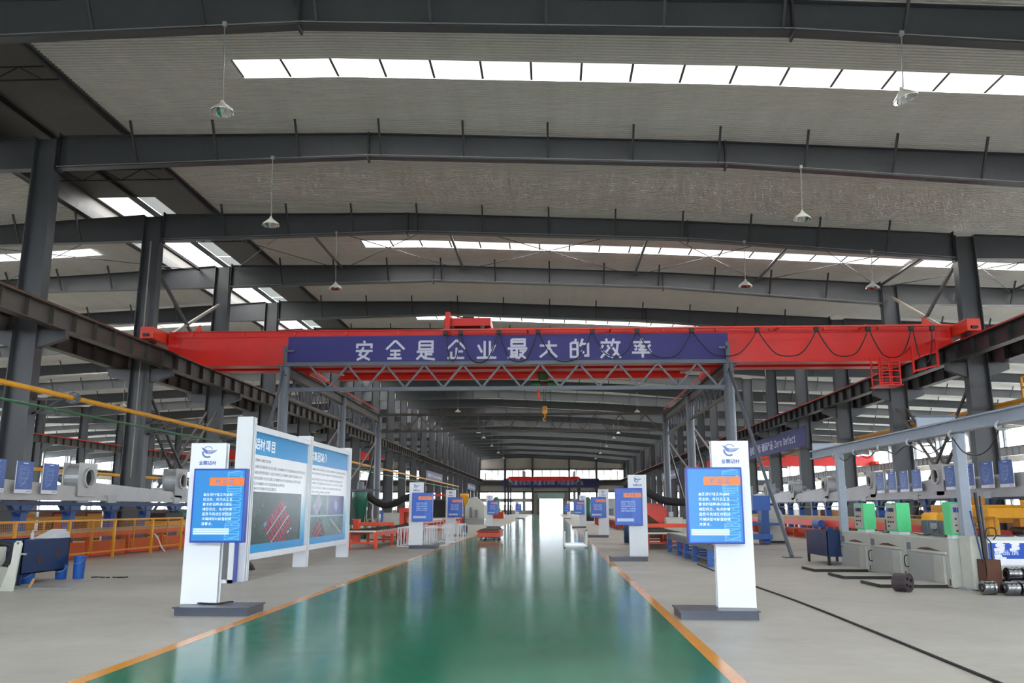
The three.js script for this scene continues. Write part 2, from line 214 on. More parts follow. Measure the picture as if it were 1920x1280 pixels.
M.tornSign = print(512, 300, (c, w, h) => {
  rect(c, '#e6e8ee', 0, 0, w, h); rect(c, '#2550b4', 0, 30, w, 190); for (let i = 0; i < 60; i++) { const k = i % 3, x = k === 0 ? 40 + rnd(60) : k === 1 ? 60 + rnd(50) : 170 + rnd(50), y = k === 2 ? 10 + rnd(90) : 10 + rnd(210); c.fillStyle = '#e4e7ee'; c.fillRect(x, y, 14 + rnd(26), 14 + rnd(30)); }
  text(c, '高品质', 40, 118, 58, { fill: '#b9c8e6', bold: 0.12, gap: 0.25 }); text(c, '铝材', 290, 112, 66, { fill: '#dfe6f4', bold: 0.13 });
}, 0.35);

// ---------------------------------------------------------------- floor
const streak = (u, v) => fbm(u, v, 4, 21, 6);
const concreteMap = dataTexture(1024, (u, v) => { const t = streak(u, v), f = fbm(u, v, 64, 31, 3), s = Math.max(0, fbm(u, v, 8, 41, 4) - 0.56) * 1.1; const k = 0.655 + 0.14 * (t - 0.5) + 0.05 * (f - 0.5) - s * 0.12; return [k, k * 0.985, k * 0.945]; }, 9, true);
const concreteRough = dataTexture(512, (u, v) => 0.78 + 0.3 * (fbm(u, v, 8, 61, 5) - 0.5), 7);
M.concrete = new THREE.MeshStandardMaterial({ color: '#ffffff', map: concreteMap, roughness: 0.62, roughnessMap: concreteRough, bumpMap: concreteRough, bumpScale: 0.0012 });
const arcs = []; for (let i = 0; i < 0; i++) arcs.push([rnd(), rnd(), 0.28 + rnd(0.3), 0.002 + rnd(0.004), rnd(0.25, 0.6)]);
const scuff = (u, v) => { let t = 0; for (const [x, y, r, w, k] of arcs) { const dx = Math.abs(u - x), dy = Math.abs(v - y), q = Math.abs(Math.hypot(Math.min(dx, 1 - dx), Math.min(dy, 1 - dy)) - r); if (q < w) t = Math.max(t, k * (1 - q / w)); } return t; };
const dust = (u, v) => Math.max(0, fbm(u, v, 6, 71, 6) - 0.45);
M.epoxy = new THREE.MeshPhysicalMaterial({ color: '#ffffff', map: dataTexture(1024, (u, v) => { const t = 0.9 + 0.3 * (fbm(u, v, 5, 81, 5) - 0.5), s = scuff(u, v) * 0.1 + dust(u, v) * 0.05; return [0.03 * t + s * 0.5, 0.49 * t + s * 0.3, 0.375 * t + s * 0.32]; }, 6.5, true), roughness: 0.6, specularIntensity: 0.65,
  roughnessMap: dataTexture(1024, (u, v) => 0.26 + 0.3 * scuff(u, v) + 0.12 * dust(u, v) + 0.12 * (fbm(u, v, 32, 91, 3) - 0.5), 6.5), bumpMap: dataTexture(512, (u, v) => fbm(u, v, 10, 95, 4), 5), bumpScale: 0.00003 });
M.lineYellow = paint('#ee9c1c', 0.2);
M.joint = paint('#5c5a57', 0.8);
structure(mb().box(-87.2, 52.5, -0.3, 0, -13.4, 292).build('floor', M.concrete));
const aisle = structure(mb().box(-3.96, 1.5, -0.05, 0.004, -9, 205).build('floor_aisle', M.epoxy));
structure(mb().box(-4.11, -3.96, -0.05, 0.005, -9, 205).build('trim_1', M.lineYellow));
structure(mb().box(1.5, 1.64, -0.05, 0.005, -9, 205).build('trim_2', M.lineYellow));
structure(mb().box(-320, 300, -0.6, -0.31, -200, 480).build('ground', paint('#cfcbc0', 0.9)));

// ---------------------------------------------------------------- roof
const RIDGE = -17.6, FRAME0 = 19.035, BAY = 8.1, FRAMES = []; for (let k = -4; k <= 23; k++) FRAMES.push(FRAME0 + BAY * k);
const TOP = [[-86.67, 10.9], [-51.975, 12.588], [-24.705, 13.857], [RIDGE, 14.275], [-6.21, 14.14], [5.94, 13.573], [17.5, 12.817], [52.11, 10.968]];
const topAt = (x) => { for (let i = 1; i < TOP.length; i++) if (x <= TOP[i][0]) { const [a, b] = TOP[i - 1], [c, e] = TOP[i]; return b + (e - b) * (x - a) / (c - a); } return TOP[TOP.length - 1][1]; };
const SHEET = 0.23, roofAt = (x) => topAt(x) + SHEET;
const SPANS = [[-86.67, -51.98], [-51.98, -20.7], [-14.85, 17.5], [17.5, 52.11]];
const knots = (x0, x1) => [x0, ...TOP.map((t) => t[0]).filter((x) => x > x0 + 0.01 && x < x1 - 0.01), x1];
const ceiling = shell('ceiling');
const RIB = 0.15;
function sheet(x0, x1, d0, d1, ribs) {                                   // trapezoid-ribbed liner sheet below, flat outer skin above
  const xs = knots(x0, x1), pos = [], idx = [], prof = [];
  if (ribs) { const n = Math.max(1, Math.round((d1 - d0) / RIB)), p = (d1 - d0) / n; for (let i = 0; i < n; i++) prof.push([d0 + i * p, 0], [d0 + (i + 0.5) * p, 0], [d0 + (i + 0.6) * p, 0.115], [d0 + (i + 0.9) * p, 0.115]); prof.push([d1, 0]); } else prof.push([d0, 0], [d1, 0]);
  for (const [d, h] of prof) for (const x of xs) pos.push(x, roofAt(x) + h, -d);
  const w = xs.length; for (let i = 0; i + 1 < prof.length; i++) for (let j = 0; j + 1 < w; j++) { const a = i * w + j; idx.push(a, a + w, a + 1, a + 1, a + w, a + w + 1); }
  let g = new THREE.BufferGeometry(); g.setAttribute('position', new THREE.Float32BufferAttribute(pos, 3)); g.setIndex(idx); g = g.toNonIndexed(); g.computeVertexNormals();
  const b = mb().add(g); for (let j = 0; j + 1 < w; j++) b.prism([[xs[j], roofAt(xs[j]) + 0.13], [xs[j + 1], roofAt(xs[j + 1]) + 0.13], [xs[j + 1], roofAt(xs[j + 1]) + 0.189], [xs[j], roofAt(xs[j]) + 0.189]], 'd', d0, d1);
  b.build('roof_sheet', M.liner, ceiling);
}
// translucent strips lie across the slope in every other bay; [first x, last x] on each span
const STRIPS = [6.1, 23.0, 40.2, 57.0, 73.0, 89.2, 105.4, 121.6, 137.8, 154, 170.2, 186.4], SW = 0.54;
const STRIPX = [[-83.7, -55.4], [-49.3, -23], [-9.35, 17.2], [17.8, 50]];
SPANS.forEach(([x0, x1], s) => {
  for (let k = 0; k + 1 < FRAMES.length; k++) {
    const d0 = FRAMES[k], d1 = FRAMES[k + 1], st = STRIPS.find((d) => d > d0 && d < d1), ribs = d0 > 10 && d0 < (s === 2 ? 64 : 46) && s > 0;
    if (st === undefined) { sheet(x0, x1, d0, d1, ribs); continue; }
    const [a, b] = STRIPX[s];
    sheet(x0, x1, d0, st - SW, ribs); sheet(x0, x1, st + SW, d1, ribs); sheet(x0, a, st - SW, st + SW, ribs); if (x1 - b > 0.1) sheet(b, x1, st - SW, st + SW, ribs);
  }
});
STRIPS.forEach((d, i) => STRIPX.forEach(([a, b], s) => {
  const g = shell('roof_skylight'), near = d > 15 && d < 62 && s > 1, n = Math.round((b - a) / (near ? 1.45 : 4.6)), w = (b - a) / n, f = mb();
  for (let k = 0; k < n; k++) {
    const x = a + k * w, e = 0.025, y0 = roofAt(x + e) + 0.03, y1 = roofAt(x + w - e) + 0.03;
    mb().prism([[x + e, y0], [x + w - e, y1], [x + w - e, y1 + 0.014], [x + e, y0 + 0.014]], 'd', d - SW, d + SW).build('skylight_pane', M.skylight, g);
    f.bar([x, roofAt(x) + 0.041, d - SW], [x, roofAt(x) + 0.041, d + SW], 0.068, 0.054);
  }
  f.build('skylight_rib', M.gutter, g);
  const xm = (a + b) / 2; for (const [p, q] of knots(a, b).slice(1).map((x, j) => [knots(a, b)[j], x])) skylightLamp((p + q) / 2, (roofAt(p) + roofAt(q)) / 2 - 0.05, d, (q - p) * 0.99, 2 * SW, ROOF_LIGHT, Math.atan2(roofAt(p) - roofAt(q), q - p));
}));
// raised ridge ventilator above the left column row, glazed from the third frame on
const MON0 = -20.75, MON1 = -14.85, MONY = 15.3;
mb().box(MON0 - 0.081, MON0, roofAt(MON0) - 0.135, MONY + 0.135, -13.3, 205.2).box(MON1, MON1 + 0.081, roofAt(MON1) - 0.027, MONY + 0.135, -13.3, 205.2).build('ridge_upstand', M.gutter, ceiling);
mb().box(MON0, MON1, MONY, MONY + 0.135, -13.3, 35.64).box(-17.9, MON1, MONY, MONY + 0.135, 35.64, 205.2).box(MON0, -20.6, MONY, MONY + 0.135, 35.64, 205.2).build('ridge_roof', M.gutter, ceiling);
mb().bar([-18.8, MONY - 0.081, -13.3], [-18.8, MONY - 0.081, 205.2], 0.135, 0.216).bar([MON0 + 0.135, 14.41, -13.3], [MON0 + 0.135, 14.41, 205.2], 0.216, 0.405).bar([MON1 - 0.081, 14.41, -13.3], [MON1 - 0.081, 14.41, 205.2], 0.108, 0.135).build('ridge_purlin', M.steelDark, ceiling);
{
  const g = shell('roof_skylight');
  for (let d = 35.64; d < 199; d += 4.7) { mb().box(-20.6, -18.87, MONY + 0.041, MONY + 0.068, d + 0.041, d + 4.67).build('skylight_pane', M.skylight, g); mb().box(-18.73, -17.9, MONY + 0.041, MONY + 0.068, d + 0.041, d + 4.67).build('skylight_pane', M.skylightDim, g); }
  for (let d = 35.64; d < 199; d += 18.8) skylightLamp(-19.73, MONY - 0.03, d + 9.4, 1.7, 18.7);
  for (const d0 of FRAMES) if (d0 > 10 && d0 < 120) { const d = d0 + 4.4, t = mb().bar([MON0, 14.9, d], [MON1, 14.9, d], 0.045).bar([MON0, 14.45, d], [MON1, 14.45, d], 0.045); for (let i = 0; i < 6; i++) t.bar([MON0 + 0.2 + i * 0.82, i % 2 ? 14.9 : 14.45, d], [MON0 + 1.02 + i * 0.82, i % 2 ? 14.45 : 14.9, d], 0.03); t.build('ridge_frame', M.steelDark, ceiling); }
}

// ---------------------------------------------------------------- outer walls with window bands
function wallSide(name, x, bands, top) {
  const b = mb(), s = Math.sign(x), x0 = x, x1 = x + s * 0.16; let y = 0;
  for (const [a, c] of bands) { b.box(x0, x1, y, a, -13.4, 205.875); y = c; }
  b.box(x0, x1, y, top, -13.4, 205.875); structure(b.build(name, M.wall));
}
let winN = 0;
const windowGroup = (at) => { const g = new THREE.Group(); g.name = 'window_' + (++winN); g.position.copy(P(at)); scene.add(g); return structure(g); };
function windowsSide(x, bands) {
  const s = Math.sign(x);
  bands.forEach(([a, c], bi) => {
    let proto = null;
    for (let k = 0; k + 1 < FRAMES.length; k++) {
      const d0 = FRAMES[k]; if (d0 < -14) continue;
      if (!proto) {
        proto = windowGroup([x, a, d0]); const h = c - a, f = mb();
        f.box(x, x + s * 0.1, a, a + 0.081, d0, d0 + 8.1).box(x, x + s * 0.1, c - 0.081, c, d0, d0 + 8.1).box(x - s * 0.02, x + s * 0.12, a, c, d0 - 0.203, d0 + 0.203);
        for (let i = 1; i < 4; i++) f.box(x, x + s * 0.1, a, c, d0 + i * 2.025 - 0.041, d0 + i * 2.025 + 0.041);
        f.box(x, x + s * 0.08, a + h / 2 - 0.034, a + h / 2 + 0.034, d0, d0 + 8.1); f.build('window_frame', M.galv, proto);
        for (let i = 0; i < 4; i++) mb().box(x + s * 0.045, x + s * 0.055, a + 0.068, c - 0.068, d0 + i * 2.025 + 0.041, d0 + i * 2.025 + 1.985).build('window_pane', M.glass, proto);
      } else { const g = proto.clone(); g.name = 'window_' + (++winN); g.position.copy(P([x, a, d0])); g.userData = { kind: 'structure' }; scene.add(g); }
    }
  });
}
const BR = [[1.1, 3.55], [4.5, 6.65], [8.07, 10.36]], BL = [[1.1, 3.4], [5.16, 6.92], [8.67, 10.56]];
wallSide('wall_right', 52.11, BR, 11.5); windowsSide(52.11, BR);
wallSide('wall_left', -86.8, BL, 11.5); windowsSide(-86.8, BL);
// end wall at the far end of the hall, doorway at the end of the green aisle
const END = 205.6, DOOR = [-2.97, 2.57, 3.6];
function wallAcross(name, d, holes, t = 0.16) {
  const edge = TOP.map(([x]) => [x, topAt(x) + 0.4]).reverse();
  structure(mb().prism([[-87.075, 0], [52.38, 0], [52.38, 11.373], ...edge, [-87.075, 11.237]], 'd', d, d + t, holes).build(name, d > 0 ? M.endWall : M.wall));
}
const r4 = (x0, x1, y0, y1) => [[x0, y0], [x1, y0], [x1, y1], [x0, y1]];
const endCells = []; const posts = [-85.9, -74.2, -62.8, -52, -40.5, -29, -17.6, -11.2, -4.6, 4.2, 10.7, 17.5, 29, 40.5, 51.7];
for (let i = 0; i + 1 < posts.length; i++) for (const [y0, y1] of [[0.85, 2.87], [3.6, 5.1], [8.0, 10.43]]) { const x0 = posts[i] + 0.2, x1 = posts[i + 1] - 0.2; if (posts[i] === -4.6 && y0 < 6.5) continue; if ((x0 < -61 || x1 > 40.5) && y1 > 10) { endCells.push([x0, x1, y0, 10.1]); continue; } endCells.push([x0, x1, y0, y1]); }
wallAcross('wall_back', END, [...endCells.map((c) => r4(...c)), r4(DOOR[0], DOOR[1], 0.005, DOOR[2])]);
for (const [x0, x1, y0, y1] of endCells) {
  const g = windowGroup([(x0 + x1) / 2, y0, END]), n = 4, w = (x1 - x0) / n, f = mb().box(x0, x1, y0, y0 + 0.068, END - 0.068, END + 0.135).box(x0, x1, y1 - 0.068, y1, END - 0.068, END + 0.135);
  for (let i = 0; i <= n; i++) f.box(x0 + i * w - 0.054, x0 + i * w + 0.054, y0, y1, END - 0.068, END + 0.135); f.build('window_frame', M.steelDark, g);
  for (let i = 0; i < n; i++) mb().box(x0 + i * w + 0.054, x0 + (i + 1) * w - 0.054, y0 + 0.068, y1 - 0.068, END + 0.041, END + 0.054).build('window_pane', M.glass, g);
}
{ // wind posts and tie beam on the end wall, roller-door housing
  const b = mb(); for (const x of posts) b.box(x - 0.216, x + 0.216, 0, topAt(x) - 0.27, END - 0.608, END - 0.027); b.box(-85.86, 51.705, 6.715, 7.795, END - 0.81, END - 0.081); b.box(-85.86, 51.705, 5.095, 5.433, END - 0.405, END - 0.081); b.box(-85.86, 51.705, 10.495, 10.698, END - 0.405, END - 0.081);
  structure(b.build('end_wall_frame', M.steelDark));
  const g = shell('door_1', [0, 0, END]); mb().box(DOOR[0] - 0.472, DOOR[0], 0, 4.758, END - 0.405, END - 0.027).box(DOOR[1], DOOR[1] + 0.472, 0, 4.758, END - 0.405, END - 0.027).build('door_frame', M.gutter, g); mb().rbox(DOOR[0] - 0.405, DOOR[1] + 0.405, 3.678, 5.027, END - 0.675, END - 0.041, 0.068).build('roller_housing', paint('#8fa79a', 0.5), g);
}
// front wall behind the photographer: wide open gate and window bands
const FRONT = -9.5;
{ const cells = []; for (let i = 0; i + 1 < posts.length; i++) for (const [y0, y1] of [[8.2, 10.4]]) { const x0 = posts[i] + 0.2, x1 = posts[i + 1] - 0.2; if (posts[i] >= -17.7 && posts[i] < 17 && y0 < 6.5) continue; cells.push([x0, x1, y0, (x0 < -61 || x1 > 40.5) ? Math.min(y1, 10.1) : y1]); }
  wallAcross('wall_front', FRONT - 0.16, [...cells.map((c) => r4(...c)), r4(-4.6, 4.6, 0.005, 4)]);
  for (const [x0, x1, y0, y1] of cells) { const g = windowGroup([(x0 + x1) / 2, y0, FRONT]); const f = mb(); for (let i = 0; i <= 4; i++) f.box(x0 + i * (x1 - x0) / 4 - 0.054, x0 + i * (x1 - x0) / 4 + 0.054, y0, y1, FRONT - 0.162, FRONT - 0.027); f.build('window_frame', M.galv, g); mb().box(x0, x1, y0, y1, FRONT - 0.108, FRONT - 0.095).build('window_pane', M.glass, g); }
}
{ // neighbouring hall seen through the end windows and doorway
  const g = shell('neighbour_hall', [0, 0, 248.4]); const b = mb(); for (let x = -86; x < 52; x += 11.5) b.box(x, x + 9.855, 11.102, 11.305, 206.55, 290.25); b.build('ceiling', M.liner, g);
  const w = mb(); for (let x = -75; x < 52; x += 13.5) w.box(x - 0.338, x + 0.338, 0, 11.102, 229.5, 230.175); w.build('column', M.steelDark, g);
  mb().box(-86.4, -12.15, 0, 2.463, 288.9, 289.17).box(12.15, 51.3, 0, 2.463, 288.9, 289.17).box(-86.4, 51.3, 6.918, 11.102, 288.9, 289.17).build('wall', M.wall, g);
}

// ---------------------------------------------------------------- steel frames
const COLX = [-86.2, -52, RIDGE, 17.5, 51.65];
const BOT = [[[-85.86, 9.685], [-76.95, 10.562], [-62.1, 11.575], [-52.448, 11.44]], [[-51.503, 11.44], [-41.85, 12.25], [-28.35, 12.925], [-18.023, 13.074]], [[-17.145, 13.074], [-6.21, 13.29], [5.94, 12.763], [17.078, 11.751]], [[17.955, 11.751], [27, 11.575], [40.5, 10.9], [51.3, 9.888]]];
const EDGE = [[-85.86, -52.448], [-51.503, -18.023], [-17.145, 17.078], [17.955, 51.3]];
function rafter(s, d, detail) {
  const g = shell('roof_beam', [0, 0, d]), [x0, x1] = EDGE[s], xs = knots(x0, x1), B = BOT[s], t = 0.16;
  const topPts = xs.map((x) => [x, topAt(x)]);
  const web = mb().prism([...B, ...topPts.slice().reverse()], 'd', d - 0.008, d + 0.008), fl = mb();
  for (let i = 0; i + 1 < B.length; i++) fl.bar([B[i][0], B[i][1], d], [B[i + 1][0], B[i + 1][1], d], 2 * t, 0.024);
  for (let i = 0; i + 1 < topPts.length; i++) fl.bar([topPts[i][0], topPts[i][1], d], [topPts[i + 1][0], topPts[i + 1][1], d], 2 * t, 0.024);
  const br = [], n = Math.round((x1 - x0) / 2.84);
  for (let i = 1; i < n; i++) { const x = x0 + i * (x1 - x0) / n, yb = (() => { for (let j = 1; j < B.length; j++) if (x <= B[j][0]) return B[j - 1][1] + (B[j][1] - B[j - 1][1]) * (x - B[j - 1][0]) / (B[j][0] - B[j - 1][0]); return B[3][1]; })(); br.push([x, yb]); }
  const brace = (b, [x, yb]) => b.bar([x, yb + 0.041, d - 0.149], [x, roofAt(x) - 0.014, d - 0.837], 0.068, 0.068);
  if (!detail) { fl.g.push(...web.g); if (d < 135) for (const p of br) brace(fl, p); fl.build('beam', M.steel, g); return; }
  web.build('web', M.steel, g); fl.build('flange', M.steel, g);
  for (const p of br) brace(mb(), p).build('fly_brace', M.steelDark, g);
  for (let i = 1; i <= 2; i++) { const [x, y] = B[i], T = topAt(x); mb().box(x - 0.027, x + 0.027, y - 0.121, T + 0.027, d - 0.189, d + 0.189).build('splice_plate', M.steelDark, g); }
  for (const [x, k] of [[x0, 1], [x1, -1]]) { const y0 = B[k > 0 ? 0 : 3][1] - 0.1, y1 = topAt(x) + 0.1; mb().box(x, x + k * 0.03, y0, y1, d - 0.17, d + 0.17).build('end_plate', M.steelDark, g); const bolts = mb(); for (let i = 0; i < 7; i++) for (const e of [-0.11, 0.11]) bolts.rod([x + k * 0.02, y0 + 0.12 + i * (y1 - y0 - 0.24) / 6, d + e], [x + k * 0.07, y0 + 0.12 + i * (y1 - y0 - 0.24) / 6, d + e], 0.022, 6); bolts.build('bolt_row', M.steelDark, g); }
  const c = mb(); for (let i = 0; i + 1 < B.length; i++) c.rod([B[i][0], B[i][1] + 0.041, d - 0.182], [B[i + 1][0], B[i + 1][1] + 0.041, d - 0.182], 0.016, 5); c.build('conduit', M.conduit, g);
}
for (const d of FRAMES) for (let s = 0; s < 4; s++) if (d > -8) rafter(s, d, s === 2 && d > 10 && d < 62);
const beamBottom = (x) => { const s = EDGE.findIndex(([a, b]) => x >= a && x <= b), B = BOT[s]; for (let j = 1; j < B.length; j++) if (x <= B[j][0]) return B[j - 1][1] + (B[j][1] - B[j - 1][1]) * (x - B[j - 1][0]) / (B[j][0] - B[j - 1][0]); return B[3][1]; };
function column(x, d, half, top, mat) {                                  // tapered H column facing down the hall
  const g = shell('column', [x, 0, d]), K = 5.35, lo = half + 0.08;
  for (const s of [-1, 1]) mb().prism([[x + s * lo, 0], [x + s * (lo + 0.03), 0], [x + s * (half + 0.03), top], [x + s * half, top]], 'd', d - 0.216, d + 0.216).build('flange', mat, g);
  mb().prism([[x - lo, 0], [x + lo, 0], [x + half, top], [x - half, top]], 'd', d - 0.011, d + 0.011).build('web', mat, g);
  mb().box(x - lo - 0.162, x + lo + 0.162, 0, 0.03, d - 0.351, d + 0.351).build('base_plate', M.steelDark, g);
  return g;
}
const protoCol = {};
COLX.forEach((x, i) => { for (const d of FRAMES) { if (d < 2) continue;
  const wall = i === 0 || i === 4, key = i; if (!protoCol[key]) { protoCol[key] = column(x, d, wall ? 0.27 : 0.36, topAt(x) - 0.06, wall ? M.galv : M.steel); continue; }
  const c = copy(protoCol[key], [x, 0, d]); c.name = c.name; } });
tag(mb().rod([RIDGE + 0.03, 2.7, 35.0], [RIDGE + 0.03, 13, 35.0], 0.03, 6).build('column_conduit', M.braceLight), 'thin grey conduit running up the web of the second left column', 'conduit');

// crane runways: one continuous girder on brackets along each column row
function runway(x, rowX, label, o = {}) {
  const top = o.top ?? 8.0, bot = o.bot ?? 7.32, d0 = o.d0 ?? 10.9, d1 = o.d1 ?? 204, g = thing('crane_runway', label, 'crane runway', [x, 0, d0]);
  const mat = o.mat ?? M.beamWarm;
  mb().box(x - 0.23, x + 0.23, top - 0.027, top, d0, d1).box(x - 0.189, x + 0.189, bot, bot + 0.027, d0, d1).box(x - 0.009, x + 0.009, bot, top, d0, d1).build('girder', mat, g);
  mb().box(x - 0.047, x + 0.047, top, top + 0.121, d0, d1).build('rail', o.rail ?? M.rail, g);
  const near = o.near ?? 84; let far = mb(), n = 0;
  const sg = mb().box(-0.176, 0.176, bot + 0.027, top - 0.027, -0.011, 0.011).geo();
  for (let d = d0 + 0.7; d < d1; d += 1.35) { if (d < near && d > 13) { const m = new THREE.Mesh(sg, mat); m.name = 'stiffener'; m.position.set(0, 0, -(d - d0)); m.castShadow = m.receiveShadow = true; g.add(m); } else { far.box(x - 0.176, x + 0.176, bot + 0.027, top - 0.027, d - 0.011, d + 0.011); n++; } }
  if (n) { const f = far.build('stiffener', mat, g); f.userData.kind = 'stuff'; }
  const s = Math.sign(x - rowX), bg = mb().prism([[rowX + s * 0.4, bot - 0.62], [x + s * 0.28, bot - 0.3], [x + s * 0.28, bot], [rowX + s * 0.4, bot]].map((p) => [p[0] - rowX, p[1]]), 'd', -0.121, 0.121).geo();
  for (const d of FRAMES) if (d > d0 && d < d1) { const m = new THREE.Mesh(bg, o.bracket ?? M.steel); m.name = 'bracket'; m.position.set(rowX - x, 0, -(d - d0)); m.castShadow = m.receiveShadow = true; g.add(m); }
  return g;
}
runway(-16.5, RIDGE, 'brown stiffened crane runway with rusty rail along left column row of main hall');
runway(-18.75, RIDGE, 'dark crane runway on the far side of the left column row', { near: 54 });
runway(16.55, 17.5, 'dark crane runway with red painted rail along right column row of main hall', { mat: M.steelDark, rail: M.red });
runway(18.5, 17.5, 'dark crane runway on the far side of the right column row', { mat: M.steelDark, near: 54 });
runway(-50.9, -52, 'crane runway with red rail deep in the hall left of the main hall', { rail: M.red, top: 8.6, bot: 7.86, near: 0, d0: 60 });
runway(50.6, 51.65, 'grey crane runway along the right outer wall between window bands', { mat: M.galv, top: 8.0, bot: 7.1, near: 0, d0: 60 });
runway(-85.2, -86.2, 'crane runway along the left outer wall under high windows', { mat: M.steelDark, top: 8.27, bot: 7.6, near: 0, d0: 108 });

// column bracing between third and fourth frames of each row
function bracing(x, label) {
  const g = thing('column_bracing', label, 'bracing', [x, 0, 35.235]), a = 35.6, b = 43.0;
  mb().bar([x, 12.048, a], [x, 8.268, b], 0.121).build('upper_diagonal', M.brace, g); mb().bar([x, 12.048, b], [x, 8.268, a], 0.121).build('upper_diagonal', M.braceLight, g);
  for (const [p, q, m] of [[[x, 6.3, a], [x, 0.3, b], M.steelDark], [[x, 6.3, b], [x, 0.3, a], M.beamWarm]]) {
    const l = mb().bar([p[0] - 0.243, p[1], p[2]], [q[0] - 0.243, q[1], q[2]], 0.095).bar([p[0] + 0.243, p[1], p[2]], [q[0] + 0.243, q[1], q[2]], 0.095);
    for (let i = 1; i < 9; i++) { const t = i / 9, y = p[1] + (q[1] - p[1]) * t, d = p[2] + (q[2] - p[2]) * t; l.bar([x - 0.243, y, d], [x + 0.243, y, d], 0.068); } l.build('laced_diagonal', m, g);
  }
}
bracing(RIDGE, 'crossed steel diagonals between the left columns behind the red crane end');
bracing(17.5, 'crossed laced diagonals between the right columns beside the red crane end');
// roof bracing in the bay with the second skylight strip
{
  const XS = [-16.9, -11.1, -4.6, 4.45, 10.8, 17, 23.6, 30.4], yb = (x) => topAt(x) - 0.16, g = thing('roof_bracing', 'thin crossed rods and struts under the roof around the second skylight strip', 'bracing', [0, 12.992, 35.235]);
  for (const x of XS.slice(1)) mb().rod([x, yb(x), 35.37], [x, yb(x), 43.2], 0.068, 8).build('strut', M.brace, g);
  for (let i = 0; i + 1 < XS.length; i++) for (const [p, q] of [[35.37, 43.2], [43.2, 35.37]]) mb().rod([XS[i], yb(XS[i]) - 0.068, p], [XS[i + 1], yb(XS[i + 1]) - 0.068, q], 0.019, 5).build('rod', M.brace, g);
  for (let i = 0; i < 3; i++) { const a = [-51.3, -40.5, -29.7, -18.9][i], b = [-51.3, -40.5, -29.7, -18.9][i + 1]; for (const [p, q] of [[35.37, 43.2], [43.2, 35.37]]) mb().rod([a, yb(a), p], [b, yb(b), q], 0.019, 5).build('rod', M.brace, g); mb().rod([b, yb(b), 35.37], [b, yb(b), 43.2], 0.068).build('strut', M.brace, g); }
}

// ---------------------------------------------------------------- pendant lamps
function lamp(x, d, y, label, tilt = 0) {
  const g = thing('pendant_lamp', label, 'lamp', [x, y, d], 'high bay pendant lamps under the roof beams'), yb = beamBottom(x);
  mb().box(x - 0.05, x + 0.05, yb - 0.01, yb + 0.1, d - 0.24, d - 0.14).build('ceiling_box', M.galv, g);
  mb().rod([x, y + 0.18, d], [x, yb + 0.02, d - 0.19], 0.014, 6).build('rod', M.conduit, g);
  const h = new THREE.Group(); h.name = 'lamp_head'; h.rotation.z = tilt; g.add(h);
  for (const [n, mat, prof] of [['shade', M.shade, [[0, 0.2], [0.03, 0.2], [0.045, 0.15], [0.06, 0.12], [0.17, 0.02], [0.27, -0.07], [0.285, -0.12]]], ['reflector', M.dish, [[0.04, 0.1], [0.16, 0.01], [0.26, -0.075], [0.28, -0.122], [0.292, -0.126], [0.292, -0.112]]], ['bulb', M.white, [[0, 0.1], [0.045, 0.09], [0.065, 0], [0.045, -0.08], [0, -0.095]]]]) mb().lathe(prof, [x, y, d], 24).build(n, mat, h);
}
const lampRow = ['the nearest roof beam at the top', 'the second roof beam', 'the third roof beam'];
[[19.035, -8.05, 8.45], [27.135, -9.5, 8.38], [35.235, -9.32, 8.3]].forEach(([d, a, b], i) => { lamp(a, d, 11.15 - 0.12 * i, 'left pendant lamp with pale shade hanging from ' + lampRow[i], 0.04); lamp(b, d, 11.1 - 0.15 * i, 'right pendant lamp with pale shade hanging from ' + lampRow[i], i ? -0.05 : 0.3); });
lamp(13.6, 35.235, 10.66, 'pendant lamp nearest the right column above the red crane end', -0.05);
[83.835, 108.135, 116.235, 132.435, 148.635, 164.835].forEach((d, i) => { lamp(-9.3, d, 10.97, `small distant pendant lamp left of the aisle, ${ORD[i]} of that row beyond the red cranes`); lamp(8.5, d, 10.83, `small distant pendant lamp right of the aisle, ${ORD[i]} of that row beyond the red cranes`); });
lamp(-35.1, 67.635, 9.75, 'pendant lamp under the left side roof above the yellow pipe'); lamp(-37.8, 108.135, 10, 'pendant lamp far back under the left side roof beside a column'); lamp(35.6, 59.535, 9.2, 'pendant lamp under the right side roof at the right picture edge'); lamp(28.8, 83.835, 9, 'pendant lamp under the right side roof above the pale jib rail');

